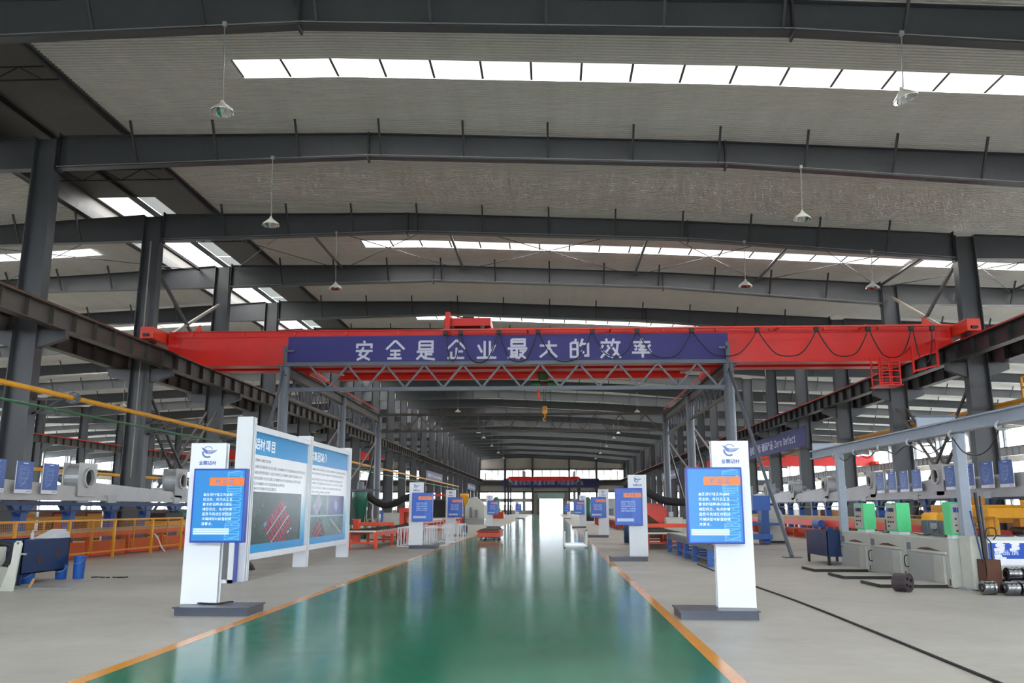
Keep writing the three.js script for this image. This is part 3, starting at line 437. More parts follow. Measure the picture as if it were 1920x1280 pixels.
// ---------------------------------------------------------------- large double-girder bridge crane with slogan banner
{
  const g = thing('bridge_crane', 'large red double girder bridge crane spanning the main hall behind the blue slogan banner', 'crane', [0, 7.188, 34.425]);
  for (const d of [34.36, 35.7]) {
    const b = mb().prism([[-16.133, 7.998], [-14.58, 7.3], [14.715, 7.3], [16.2, 7.998], [16.2, 8.754], [-16.133, 8.754]], 'd', d, d + 0.567); b.box(-15.863, 16.065, 8.713, 8.754, d - 0.081, d + 0.648).box(-15.863, 16.065, 8.484, 8.524, d - 0.068, d).box(-14.445, 14.58, 7.27, 7.305, d - 0.068, d + 0.634); b.build('girder', M.red, g);
    mb().box(-15.39, 15.525, 8.754, 8.808, d + 0.243, d + 0.324).build('trolley_rail', M.rail, g);
  }
  for (const x of [-16.5, 16.55]) {
    mb().rbox(x - 0.27, x + 0.27, 8.25, 8.74, 33.143, 39.15, 0.027).build('end_truck', M.redLamp, g);
    for (const d of [33.7, 38.6]) mb().rod([x - 0.095, 8.268, d], [x + 0.095, 8.268, d], 0.176, 18).build('wheel', M.steelDark, g);
    mb().box(x - 0.121, x + 0.121, 8.335, 8.443, 33.062, 33.156).build('buffer', M.black, g);
  }
  for (let i = 0; i < 15; i++) mb().box(-15.12 + i * 2.187, -15.039 + i * 2.187, 8.538, 8.672, 34.25, 34.317).build('cleat', M.redLamp, g);
  mb().prism([[-15.12, 8.754], [-14.783, 8.754], [-14.85, 9.078]], 'd', 34.425, 34.506).build('end_stop', M.redLamp, g); mb().prism([[15.12, 8.754], [15.66, 8.754], [15.188, 9.104]], 'd', 34.425, 34.506).build('end_stop', M.redLamp, g);
  const bolts = mb(); for (const x of [-15.6, 15.6]) for (let i = 0; i < 7; i++) bolts.lathe([[0, 0.027], [0.027, 0.016], [0.03, 0]], [x, 7.971 + i * 0.095, 34.344], 8, 'd'); bolts.build('bolt_row', M.steelDark, g);
  // trolley on top
  const t = thing('crane_trolley', 'red hoist trolley standing on top of the large red crane girder left of centre', 'trolley', [-3.645, 8.808, 35.1]);
  mb().rbox(-4.455, -2.498, 8.916, 9.267, 34.492, 36.1, 0.027).build('frame', M.red, t); mb().box(-4.347, -4.158, 8.402, 9.429, 34.047, 34.236).box(-4.347, -4.158, 9.293, 9.429, 34.155, 34.83).build('arm', M.red, t);
  for (const x of [-4.12, -2.84]) mb().rod([x, 8.889, 34.506], [x, 8.889, 34.668], 0.095, 14).build('wheel', M.steelDark, t); mb().rod([-3.713, 9.321, 34.965], [-3.24, 9.321, 34.965], 0.135, 14).build('motor', M.machineGreen, t); mb().bar([-4.185, 9.402, 34.425], [-3.645, 9.307, 34.695], 0.041).build('bracket', M.rust, t);
  // festoon: rail held out in front of the girder, cable carriers and hanging loops
  const f = thing('festoon_cable', 'black looped festoon cable hanging from carriers along the large red crane', 'cable', [4.05, 8.402, 33.548]);
  mb().bar([-4.455, 8.565, 33.548], [15.93, 8.565, 33.548], 0.068, 0.068).build('festoon_rail', M.redLamp, f);
  for (let x = -4.3; x < 15.9; x += 3.37) mb().bar([x, 8.591, 33.548], [x, 8.591, 34.371], 0.068, 0.068).build('rail_arm', M.redLamp, f);
  const kx = [-4.253, -3.645, -2.093, -0.499, 1.688, 3.483, 5.67, 8.262, 10.598, 12.623, 14.31, 15.12], low = [7.255, 7.188, 7.215, 7.215, 7.404, 7.322, 7.377, 7.35, 7.322, 7.255, 7.052];
  for (const x of kx) mb().rbox(x - 0.095, x + 0.095, 8.348, 8.538, 33.48, 33.615, 0.027).build('carrier', M.black, f);
  for (let i = 0; i + 1 < kx.length; i++) { const a = kx[i], b = kx[i + 1], m = (a + b) / 2, w = b - a, y = low[i]; mb().tube([[a + 0.041, 8.348, 33.507], [a + w * 0.13, 8.348 - (8.348 - y) * 0.45, 33.48], [a + w * 0.3, y + (8.348 - y) * 0.1, 33.48], [m, y, 33.48], [b - w * 0.3, y + (8.348 - y) * 0.1, 33.48], [b - w * 0.13, 8.348 - (8.348 - y) * 0.45, 33.48], [b - 0.041, 8.348, 33.507]], 0.024, 30, 6).build('cable_loop', M.black, f); }
  // red access frames below the right end
  const c = new THREE.Group(); c.name = 'access_cage'; g.add(c);
  for (const x of [12.9, 13.3, 13.7]) for (const d of [33.5, 34.3]) mb().bar([x, 6.2, d], [x, d > 34 ? 7.4 : 7.16, d], 0.047).build('upright', M.red, c);
  for (const y of [6.27, 6.5, 6.75, 7.0]) for (const d of [33.5, 34.3]) mb().bar([12.9, y, d], [13.7, y, d], 0.041).build('rung', M.red, c);
  mb().box(12.83, 13.77, 6.16, 6.2, 33.4, 34.4).build('floor_plate', M.red, c);
  const k = new THREE.Group(); k.name = 'access_frame'; g.add(k);
  mb().bar([14.24, 6.65, 33.5], [14.24, 7.73, 33.5], 0.07).build('upright', M.red, k); mb().bar([15.19, 6.85, 33.5], [15.19, 8.0, 33.5], 0.07).build('upright', M.red, k); for (const y of [6.72, 7.25]) mb().bar([14.24, y, 33.5], [15.19, y + 0.23, 33.5], 0.06).build('rung', M.red, k); mb().bar([14.24, 7.7, 33.5], [14.3, 7.6, 34.42], 0.06).build('rung', M.red, k); mb().bar([15.19, 7.97, 33.5], [15.19, 7.97, 34.42], 0.06).build('rung', M.red, k);
  const b = thing('slogan_banner', 'long blue banner with white Chinese slogan stretched across the front of the large red crane', 'banner', [-1.836, 7.215, 33.885]);
  mb().box(-10.827, 7.155, 7.201, 8.402, 33.858, 33.912).build('banner_sheet', M.banner, b); plane('printed_face', 17.982, 1.202, M.bannerMain, b, [-1.836, 7.802, 33.851]);
}
// ---------------------------------------------------------------- free-standing inner runway: round posts, lattice gantry, stays
{
  const g = thing('inner_gantry', 'grey steel lattice gantry on round posts standing over the aisle', 'gantry', [-1.89, 0, 33.75]), XL = -10.87, XR = 7.09, R = 0.2;
  for (const d of [33.75, 43.5, 52.9]) for (const x of [XL, XR]) { mb().rod([x, 0, d], [x, 7.134, d], R, 20).build('post', M.gantry, g); mb().box(x - 0.351, x + 0.351, 7.106, 7.147, d - 0.27, d + 0.27).build('cap_plate', M.gantry, g); mb().box(x - 0.405, x + 0.405, 0, 0.03, d - 0.405, d + 0.405).build('base_plate', M.gantry, g); }
  for (const [d, mat] of [[33.75, M.gantry], [52.9, M.beamWarm]]) {
    mb().bar([XL - 0.068, 7.215, d], [XR + 0.068, 7.215, d], 0.162, 0.149).build('top_chord', mat, g); mb().bar([XL + 0.135, 6.175, d], [XR - 0.135, 6.175, d], 0.162, 0.149).build('bottom_chord', mat, g);
    const n = 10, w = 1.57, x0 = -9.84; for (let i = 0; i <= n; i++) { const x = x0 + i * w; mb().bar([x, 7.16, d], [x + w / 2, 6.229, d], 0.074).build('lattice_bar', mat, g); mb().bar([x + w / 2, 6.229, d], [x + w, 7.16, d], 0.074).build('lattice_bar', mat, g); }
  }
  for (const x of [XL, XR]) {
    mb().box(x - 0.135, x + 0.135, 7.147, 7.174, 33.48, 53.19).box(x - 0.135, x + 0.135, 6.742, 6.769, 33.48, 53.19).box(x - 0.008, x + 0.008, 6.755, 7.16, 33.48, 53.19).build('runway_beam', M.beamWarm, g);
    mb().bar([x, 5.905, 33.75], [x, 5.905, 52.92], 0.121, 0.121).build('side_chord', M.beamWarm, g);
    for (let i = 0; i < 18; i++) { const d = 34 + i * 1.053; mb().bar([x, 6.742, d], [x, 5.959, d + 0.527], 0.041).build('side_lattice', M.gantry, g); mb().bar([x, 5.959, d + 0.527], [x, 6.742, d + 1.053], 0.041).build('side_lattice', M.gantry, g); }
    const s = x < 0 ? -1 : 1;
    const fx = x < 0 ? -9.4 : 7.1, fd = x < 0 ? 25.3 : 26.2; mb().rod([x, 6.9, 33.6], [fx, 0.03, fd], 0.06, 10).build('stay', M.gantry, g); mb().box(fx - 0.24, fx + 0.24, 0, 0.03, fd - 0.24, fd + 0.24).build('stay_foot', M.gantry, g);
    for (const d of [43.5, 52.9]) { mb().bar([x, 5.702, d], [x + s * 2, 0.05, d + 3.5], 0.095).build('stay', M.steelDark, g); mb().bar([x, 5.702, d], [x + s * 1.9, 3.0, d + 0.4], 0.081).build('stay', M.braceLight, g); }
    mb().box(x - 0.081, x + 0.081, 7.147, 7.998, 33.656, 33.696).box(x - 0.008, x + 0.008, 7.147, 7.863, 33.615, 33.818).box(x - s * 0.02, x - s * 0.35, 7.727, 7.809, 33.656, 33.709).build('banner_bracket', M.gantry, g);
    for (const y of [7.32, 7.4]) mb().rod([x - s * 0.22, y, 36.45], [x - s * 0.22, y, 51.975], 0.019, 5).build('power_bar', M.redLamp, g);
  }
  // small crane on the inner runway
  const c = thing('hoist_crane', 'smaller red single girder crane with hazard stripes behind the lattice gantry', 'crane', [-1.89, 7.188, 37.8]);
  mb().prism([[-10.26, 7.62], [-9.72, 7.498], [6.075, 7.498], [6.548, 7.62], [6.548, 7.863], [-10.26, 7.863]], 'd', 37.8, 38.259).build('girder', M.redLamp, c); mb().box(-9.45, 5.805, 7.39, 7.498, 37.935, 38.124).build('girder_web', M.red, c); mb().box(-9.72, 6.075, 7.188, 7.242, 37.827, 38.232).box(-9.72, 6.075, 7.215, 7.404, 37.989, 38.07).build('bottom_flange', M.redLamp, c);
  for (const x of [XL, XR]) { mb().rbox(x - 0.176, x + 0.176, 7.215, 7.566, 36.72, 39.42, 0.027).build('end_truck', M.red, c); for (const d of [37.0, 39.1]) mb().rod([x - 0.081, 7.296, d], [x + 0.081, 7.296, d], 0.121, 14).build('wheel', M.steelDark, c); }
  for (const x of [-8.98, 5.27]) for (let i = 0; i < 4; i++) mb().prism([[x + i * 0.176, 7.5], [x + i * 0.176 + 0.121, 7.5], [x + i * 0.176 + (x < 0 ? 0.23 : -0.01), 7.72], [x + i * 0.176 + (x < 0 ? 0.11 : -0.13), 7.72]], 'd', 37.78, 37.8).build('hazard_stripe', i % 2 ? M.black : M.hazard, c);
  mb().rbox(-10.058, -9.518, 7.525, 7.795, 37.463, 37.773, 0.027).build('control_box', M.cream, c); mb().rbox(6.21, 6.683, 7.458, 8.065, 37.53, 37.8, 0.027).build('control_box', M.red, c);
  const h = thing('electric_hoist', 'green electric hoist with yellow hook block hanging under the smaller red crane', 'hoist', [-0.297, 6.983, 38.002]);
  mb().rbox(-0.567, -0.135, 7.118, 7.496, 37.773, 38.286, 0.054).build('trolley', M.green, h); for (const x of [-0.51, -0.19]) mb().rod([x, 7.468, 37.746], [x, 7.468, 37.827], 0.081, 14).build('wheel', M.green, h);
  mb().rod([-0.891, 6.929, 38.002], [-0.486, 6.929, 38.002], 0.189, 20).build('motor', M.green, h); mb().rod([-0.486, 6.929, 38.002], [-0.135, 6.929, 38.002], 0.149, 18).build('drum', M.rust, h); mb().lathe([[0.001, 0.486], [0.108, 0.459], [0.176, 0.338], [0.196, 0.135], [0.196, 0]], [-0.135, 6.929, 38.002], 20, 'x').build('gearbox', M.green, h);
  mb().rod([-0.324, 6.767, 38.002], [-0.324, 5.902, 38.002], 0.016, 5).rod([-0.243, 6.767, 38.002], [-0.243, 5.902, 38.002], 0.016, 5).build('wire_rope', M.black, h); mb().rbox(-0.392, -0.176, 5.579, 5.956, 37.908, 38.097, 0.068).build('hook_block', M.yellow, h); mb().tube([[-0.284, 5.579, 38.002], [-0.284, 5.444, 38.002], [-0.365, 5.363, 38.002], [-0.311, 5.268, 38.002], [-0.23, 5.335, 38.002]], 0.03, 16, 8).build('hook', M.yellowDark, h); mb().rbox(-0.634, -0.486, 6.254, 6.713, 37.935, 38.07, 0.041).build('limit_switch', M.orange, h);
}
// distant cranes and banners
function farCrane(x0, x1, y0, y1, d, label) { const g = thing('bridge_crane', label, 'crane', [(x0 + x1) / 2, y0, d]); mb().prism([[x0, y0 + 0.405], [x0 + 1.08, y0], [x1 - 1.08, y0], [x1, y0 + 0.405], [x1, y1], [x0, y1]], 'd', d, d + 0.675).box(x0, x1, y1, y1 + 0.068, d - 0.081, d + 0.756).build('girder', M.red, g); for (const x of [x0, x1]) mb().rbox(x - 0.27, x + 0.27, y0 + 0.203, y0 + 0.675, d - 1.62, d + 2.295, 0.041).build('end_truck', M.redLamp, g); return g; }
farCrane(-50.8, -18.9, 8.05, 9.4, 117.5, 'red crane girder seen between the left columns far back in the left hall');
farCrane(18.6, 50.5, 7.92, 9.4, 136.5, 'red crane girder across the right side hall above the fans');
farCrane(-9.3, 5.87, 7.25, 8.06, 186.3, 'distant narrow red crane before the dark banner at the end wall');
{ const g = thing('gantry_frame', 'distant dark gantry legs carrying the narrow red crane near the end wall', 'gantry', [-1.755, 0, 186.3]); for (const x of [-9.4, 5.95]) { mb().box(x - 0.189, x + 0.189, 0, 7.188, 184.95, 185.355).build('leg', M.steelDark, g); mb().box(x - 0.189, x + 0.189, 7.215, 7.484, 180.9, 197.1).build('beam', M.steelDark, g); mb().box(x - 0.189, x + 0.189, 0, 7.188, 195.75, 196.155).build('leg', M.steelDark, g); } }
function bannerThing(label, at, w, h, mat, ry, reach) { const g = thing('banner', label, 'banner', at); const m = mb().box(-w / 2, w / 2, -h / 2, h / 2, -0.014, 0.027); const s = new THREE.Mesh(m.geo(), M.banner); s.name = 'banner_sheet'; s.rotation.y = ry; g.add(s); const p = new THREE.Mesh(new THREE.PlaneGeometry(w, h), mat); p.name = 'printed_face'; for (const u of [-0.45, 0.45]) { const q = mb().box(u * w - 0.03, u * w + 0.03, h / 2 - 0.06, h / 2 - 0.01, 0.01, reach).build('hanger', M.steelDark, g); q.rotation.y = ry; } p.position.set(Math.sin(ry) * 0.022, 0, Math.cos(ry) * 0.022); p.rotation.y = ry; g.add(p); return g; }
bannerThing('blue banner with white lettering ending in Zero Defect along the right columns', [16.9, 6.17, 65.5], 16.5, 1.32, M.bannerRight, -Math.PI / 2, 0.3);
bannerThing('pale violet banner along the left columns above the second left sign', [-16.4, 5.77, 119.5], 16.8, 1.15, M.bannerPale, Math.PI / 2, 0.85);
bannerThing('small pale banner farthest back along the left columns', [-16.4, 5.63, 175], 16.8, 1.15, M.bannerPale, Math.PI / 2, 0.85);
bannerThing('pale faded banner on the right columns behind the black hose', [16.4, 5.9, 120], 17.3, 1.15, M.bannerPale, -Math.PI / 2, 0.75);
bannerThing('dark violet banner with pale Chinese slogan on the end wall', [-0.1, 7.25, END - 1.0], 22.7, 2.1, M.bannerEnd, 0, 0.5);
// pipes
{
  const g = thing('gas_pipe', 'thick yellow pipe with flange running along the left columns', 'pipe', [-16.2, 5.095, 10.8]), x = -16.2; mb().rod([x, 5.109, 10.8], [x, 5.109, 148.5], 0.088, 14).build('pipe', M.yellow, g);
  mb().rod([x, 5.109, 27.743], [x, 5.109, 27.797], 0.216, 8).rod([x, 5.109, 27.864], [x, 5.109, 27.918], 0.216, 8).build('flange', M.motor, g); const b = mb(); for (let i = 0; i < 8; i++) { const a = i * Math.PI / 4; b.rod([x + 0.176 * Math.cos(a), 5.109 + 0.176 * Math.sin(a), 27.648], [x + 0.176 * Math.cos(a), 5.109 + 0.176 * Math.sin(a), 28.026], 0.019, 6); } b.build('flange_bolt', M.galv, g);
  for (const d of FRAMES) if (d > 9 && d < 135) mb().bar([x - 0.95, 4.987, d], [x + 0.108, 4.987, d], 0.068, 0.068).bar([x - 0.94, 4.5, d], [x, 4.96, d], 0.054).build('pipe_bracket', M.steelDark, g);
  const h = thing('water_pipe', 'thin green pipe running below the thick yellow pipe on the left columns', 'pipe', [-16.268, 4.622, 10.8]); mb().rod([-16.268, 4.622, 10.8], [-16.268, 4.622, 148.5], 0.043, 12).build('pipe', M.green, h); for (const d of FRAMES) if (d > 9 && d < 80) mb().bar([-17.14, 4.528, d], [-16.16, 4.528, d], 0.054, 0.054).build('pipe_bracket', M.steelDark, h);
  const r = thing('gas_pipe', 'yellow pipe running behind the right columns toward the picture edge', 'pipe', [18.09, 5.5, 18.9]); mb().rod([18.09, 5.5, 18.9], [18.09, 5.5, 148.5], 0.101, 14).build('pipe', M.yellowDark, r); for (const d of FRAMES) if (d > 20 && d < 94) mb().bar([17.685, 5.365, d], [18.225, 5.365, d], 0.081).build('pipe_bracket', M.steelDark, r);
  const l = thing('gas_pipe', 'yellow pipe far back in the left hall below the bright windows', 'pipe', [-51.03, 5.027, 81]); mb().rod([-51.03, 5.23, 81], [-51.03, 5.23, 189], 0.176, 12).build('pipe', M.yellow, l); for (const d of FRAMES) if (d > 82 && d < 185) mb().bar([-51.5, 5.02, d], [-50.9, 5.02, d], 0.07).build('pipe_bracket', M.steelDark, l);
  const p = thing('platform_railing', 'yellow platform handrail above the pipe at the right picture edge', 'railing', [18.9, 5.567, 33.75]); for (const [d, y] of [[32.7, 0], [33.6, 0]]) mb().bar([18.36, 5.433, d], [18.36, 6.513, d], 0.081).build('post', M.yellowDark, p); for (const y of [6.5, 6.05]) { mb().bar([18.36, y, 33.615], [18.36, y, 24.3], 0.068).build('rail', M.yellowDark, p); mb().bar([18.36, y, 33.615], [22.95, y, 33.615], 0.068).build('rail', M.yellowDark, p); }
}

// ---------------------------------------------------------------- notice stands beside the aisle
function noticeStand(x, d, right, mat, label) {
  const g = thing('notice_stand', label, 'sign', [x, 0, d], 'notice stands along the aisle'), b0 = right ? -0.58 : 0.06, p0 = right ? -0.39 : 0.125;
  mb().box(x + b0 + 0.02, x + b0 + 1.04, 0, 0.1, d - 0.36, d + 0.3).box(x + b0, x + b0 + 1.06, 0.1, 0.118, d - 0.38, d + 0.32).build('base', M.plate, g);
  const slab = mb().rbox(x, x + 0.52, 0.118, 2.38, d, d + 0.03, 0.006).build('front_slab', M.white, g); mb().box(x + 0.03, x + 0.49, 0.118, 2.36, d + 0.03, d + 0.11).build('core', M.gutter, g); mb().rbox(x, x + 0.52, 0.118, 2.38, d + 0.11, d + 0.14, 0.006).build('back_slab', M.white, g);
  plane('company_logo', 0.44, 0.344, M.brand, slab, [x + 0.26, 2.185, d - 0.002]);
  const py = 0.97, pw = 0.77, ph = 1.035, f = d - 0.135;
  const nb = mb().rbox(x + p0, x + p0 + pw, py, py + ph, f, d - 0.001, 0.008).build('notice_box', M.panelBlue, g); plane('notice_print', pw - 0.05, ph - 0.05, mat, nb, [x + p0 + pw / 2, py + ph / 2, f - 0.002]);
  return g;
}
noticeStand(2.25, 12.12, true, M.noticeNear, 'nearest right white notice stand with light blue panel and orange heading');
noticeStand(-5.26, 12.2, false, M.noticeNear, 'nearest left white notice stand with light blue panel and orange heading');
noticeStand(2.18, 24.66, true, M.noticeFar, 'second white notice stand on the right, its darker blue panel beside an orange table');
noticeStand(-5.27, 31.6, false, M.noticeFar, 'second white notice stand on the left, standing before pale metal racks');
noticeStand(2.34, 43.7, true, M.noticeFar, 'third white notice stand on the right behind the aluminium basket');
noticeStand(-5.57, 45, false, M.noticeFar, 'third white notice stand on the left behind the metal racks');
noticeStand(2.02, 64.2, true, M.noticeFar, 'fourth white notice stand on the right beyond the basket');
noticeStand(-4.92, 64.2, false, M.noticeFar, 'fourth white notice stand on the left behind the orange cart');
noticeStand(2.04, 118, true, M.noticeFar, 'farthest right white notice stand beside the bright doorway');
noticeStand(-5.04, 118, false, M.noticeFar, 'farthest left white notice stand before the end wall');
// ---------------------------------------------------------------- big display board
{
  const g = thing('display_board', 'large white framed display board with two blue printed panels on three posts', 'board', [-6.25, 0, 21.7]);
  for (const [d, h] of [[17.4, 3.31], [21.7, 3.27], [26, 3.26]]) { const x = -6.5; mb().rbox(x, x + 0.33, 0, h, d - 0.15, d - 0.11, 0.008).build('post_plate', M.white, g); mb().box(x + 0.04, x + 0.29, 0, h - 0.02, d - 0.11, d - 0.03).build('post_core', M.gutter, g); mb().rbox(x, x + 0.33, 0, h, d - 0.03, d + 0.01, 0.008).build('post_plate', M.white, g); mb().rbox(x, x + 0.33, 0, h, d + 0.07, d + 0.11, 0.008).build('post_plate', M.white, g); }
  [[17.5, 21.55, M.boardFirst], [21.8, 25.85, M.boardSecond]].forEach(([a, b, mat]) => {
    const pn = mb().box(-6.34, -6.24, 0.52, 3.08, a, b).build('panel', M.white, g); mb().rbox(-6.37, -6.17, 3.03, 3.16, a, b, 0.01).build('top_rail', M.white, g); mb().rbox(-6.37, -6.17, 0.4, 0.53, a, b, 0.01).build('bottom_rail', M.white, g);
    plane('printed_panel', b - a - 0.03, 2.5, mat, pn, [-6.235, 1.78, (a + b) / 2], Math.PI / 2);
  });
  const s = thing('light_box', 'low blue box sign with white edge leaning behind the nearest left stand', 'sign', [-6.45, 0, 17.2]);
  mb().box(-6.98, -6.3, 0.005, 1.45, 16.92, 17.22).build('box', M.panelBlue, s); mb().box(-7.0, -6.9, 0, 1.47, 16.9, 16.93).box(-6.38, -6.28, 0, 1.47, 16.9, 16.93).box(-7.0, -6.28, 0, 0.07, 16.9, 16.93).box(-7.0, -6.28, 1.4, 1.47, 16.9, 16.93).build('edge_frame', M.white, s);
  plane('mirror_face', 0.52, 1.33, new THREE.MeshStandardMaterial({ color: '#6e7072', roughness: 0.12 }), s, [-6.64, 0.735, 16.915]);
  const k = thing('floor_bracket', 'small dark metal bracket lying under the first display panel', 'scrap', [-7.3, 0, 20.5]); mb().prism([[-7.5, 0.005], [-7.1, 0.005], [-7.17, 0.12], [-7.25, 0.2], [-7.36, 0.2], [-7.44, 0.12]], 'd', 20.4, 20.6).build('body', M.black, k);
  const t = mb().tube([[-5.2, 0.14, 12.25], [-4.72, 0.13, 12.18], [-4.6, 0.14, 12.3], [-4.52, 0.15, 12.25]], 0.012, 20, 6).build('loose_cable', M.black); tag(t, 'short loose cable end lying on the base of the nearest left stand', 'cable');
}
// ---------------------------------------------------------------- left foreground
{
  const g = thing('quench_machine', 'pale green grey machine casing with a lifting lug at the left edge', 'machine', [-10, 0, 15.2]);
  mb().rbox(-11.4, -9.82, 0.01, 0.42, 14.7, 15.6, 0.02).build('lower_casing', M.cream, g); mb().rbox(-11.4, -9.92, 0.42, 0.76, 14.75, 15.4, 0.02).build('upper_casing', M.cream, g); mb().tube([[-11.2, 0.8, 15.5], [-10.2, 0.81, 15.5], [-9.86, 0.76, 15.45], [-9.8, 0.6, 15.35], [-9.83, 0.42, 15.25]], 0.05, 24, 8).build('trim_hose', M.rubber, g);
  mb().prism([[-9.82, 0.0], [-9.58, 0.0], [-9.5, 0.82], [-9.53, 0.87], [-9.6, 0.87], [-9.64, 0.82], [-9.66, 0.5]], 'd', 15.15, 15.19, [[[-9.59, 0.81], [-9.55, 0.81], [-9.55, 0.85], [-9.59, 0.85]]]).build('lug_plate', M.cream, g); mb().rod([-9.52, 0.64, 15.17], [-9.4, 0.64, 15.17], 0.018, 8).build('pin', M.galv, g);
  const b = thing('tool_trough', 'dark blue steel trough on legs with plastic sheet on top', 'trough', [-10.5, 0, 17]);
  mb().box(-10.14, -10.12, 0.2, 0.84, 16.2, 17.8).box(-11.0, -10.98, 0.2, 0.84, 16.2, 17.8).box(-11.0, -10.12, 0.2, 0.84, 16.2, 16.22).box(-11.0, -10.12, 0.2, 0.84, 17.78, 17.8).box(-11.0, -10.12, 0.2, 0.22, 16.2, 17.8).build('box', M.navy, b);
  for (const x of [-10.96, -10.16]) for (const d of [16.24, 17.76]) mb().box(x - 0.03, x + 0.03, 0, 0.2, d - 0.03, d + 0.03).build('leg', M.navy, b);
  for (const [d, y] of [[16.75, 0.52], [17.35, 0.62]]) { const m = mb(); for (let i = 0; i < 5; i++) m.lathe([[0, 0.002], [0.03 + 0.012 * (i % 3), 0]], [-10.117 + 0.0004 * i, y - 0.03 * i, d + 0.03 * (i % 2)], 9, 'x'); m.build('rust_spot', M.rust, b); }
  const bucket = (x, d, r, h, label) => { const k = thing('bucket', label, 'bucket', [x, 0, d], 'bright blue buckets at the trough'); mb().lathe([[0, 0.004], [r * 0.88, 0.004], [r, h], [r + 0.012, h], [r + 0.012, h - 0.02], [r * 0.98, h - 0.02], [r * 0.86, 0.02], [0, 0.02]], [x, 0, d], 24).build('body', M.bright, k); mb().tube([[x - r, h - 0.02, d], [x - r * 0.7, h - 0.12, d - r * 0.8], [x, h - 0.15, d - r - 0.03], [x + r * 0.7, h - 0.12, d - r * 0.8], [x + r, h - 0.02, d]], 0.006, 20, 5).build('handle', M.galv, k); };
  bucket(-10.35, 16.75, 0.17, 0.25, 'wide bright blue bucket standing under the near end of the trough'); bucket(-10.22, 17.75, 0.12, 0.3, 'bright blue bucket between the far legs of the trough'); bucket(-9.93, 17.9, 0.12, 0.46, 'tall bright blue bucket beside the far end of the trough');
  const w = thing('water_bottle', 'small clear plastic bottle standing on the trough edge', 'bottle', [-10.3, 0.84, 16.75]); mb().lathe([[0, 0.003], [0.035, 0.003], [0.036, 0.09], [0.03, 0.12], [0.014, 0.145], [0.014, 0.155], [0, 0.155]], [-10.3, 0.84, 16.75], 16).build('body', M.clear, w); mb().lathe([[0, 0.175], [0.016, 0.175], [0.016, 0.155], [0, 0.155]], [-10.3, 0.84, 16.75], 12).build('cap', M.white, w); mb().box(-10.37, -10.2, 0.825, 0.842, 16.66, 16.84).build('ledge', M.navy, b);
  const p = mb(); p.prism([[17.1, 0.845], [17.78, 0.845], [17.76, 1.02], [17.66, 1.0], [17.5, 0.95], [17.3, 0.9]], 'x', -10.5, -10.2); p.prism([[17.3, 0.845], [17.75, 0.845], [17.7, 0.97], [17.5, 0.93]], 'x', -10.2, -10.1); tag(p.build('plastic_sheet', M.plastic), 'crumpled white plastic sheet lying on the blue trough', 'sheet');
  const wd = mb().bar([-9.62, 0.01, 15.7], [-9.56, 0.17, 15.74], 0.05, 0.04).build('wood_offcut', M.wood); tag(wd, 'short pale wood offcut leaning at the foot of the left machine', 'wood');
  const fl = mb().rbox(-10.6, -8.75, 0, 0.02, 15.55, 15.75, 0.006).build('floor_strip', M.galv); tag(fl, 'pale metal strip lying on the floor before the blue trough', 'strip');
  const tr = mb(); for (let i = 0; i < 7; i++) tr.bar([-9.75 + i * 0.11, 0.012, 18.1 + 0.05 * Math.sin(i * 2)], [-9.68 + i * 0.11, 0.012, 18.14 + 0.07 * Math.cos(i)], 0.03, 0.02); tag(tr.build('floor_scraps', M.black), 'few dark scraps scattered on the floor beside the blue trough', 'scraps', null, 'stuff');
}
// yellow mesh fence
{
  const g = thing('mesh_fence', 'yellow safety fence with wire mesh before the orange conveyor on the left', 'fence', [-13.25, 0, 26]), x = -13.25, ds = [18.4, 20.8, 23.2, 25.66, 28.14, 30.4];
  for (const d of ds) mb().box(x - 0.03, x + 0.03, 0, 1.13, d - 0.045, d + 0.045).build('post', M.yellow, g);
  for (let i = 0; i + 1 < ds.length; i++) {
    const a = ds[i] + 0.045, b = ds[i + 1] - 0.045; mb().box(x - 0.02, x + 0.02, 1.08, 1.13, a, b).build('top_rail', M.yellow, g); mb().box(x - 0.02, x + 0.02, 0.17, 0.215, a, b).build('bottom_rail', M.yellow, g); mb().box(x - 0.018, x + 0.018, 0.215, 1.08, (a + b) / 2 - 0.025, (a + b) / 2 + 0.025).build('middle_bar', M.yellowDark, g);
    const w = mb(); for (let y = 0.27; y < 1.08; y += 0.066) w.box(x - 0.003, x + 0.003, y - 0.003, y + 0.003, a, b); for (let d = a + 0.06; d < b; d += 0.075) w.box(x - 0.003, x + 0.003, 0.215, 1.08, d - 0.003, d + 0.003); w.build('wire_mesh', M.wire, g);
  }
  const r = mb().tube([[-13.2, 0.62, 28.2], [-13.1, 0.45, 28.3], [-13.05, 0.2, 28.45], [-12.95, 0.02, 28.55]], 0.022, 16, 6).build('tape_strip', M.white); tag(r, 'white tape end hanging from the yellow fence to the floor', 'tape');
}
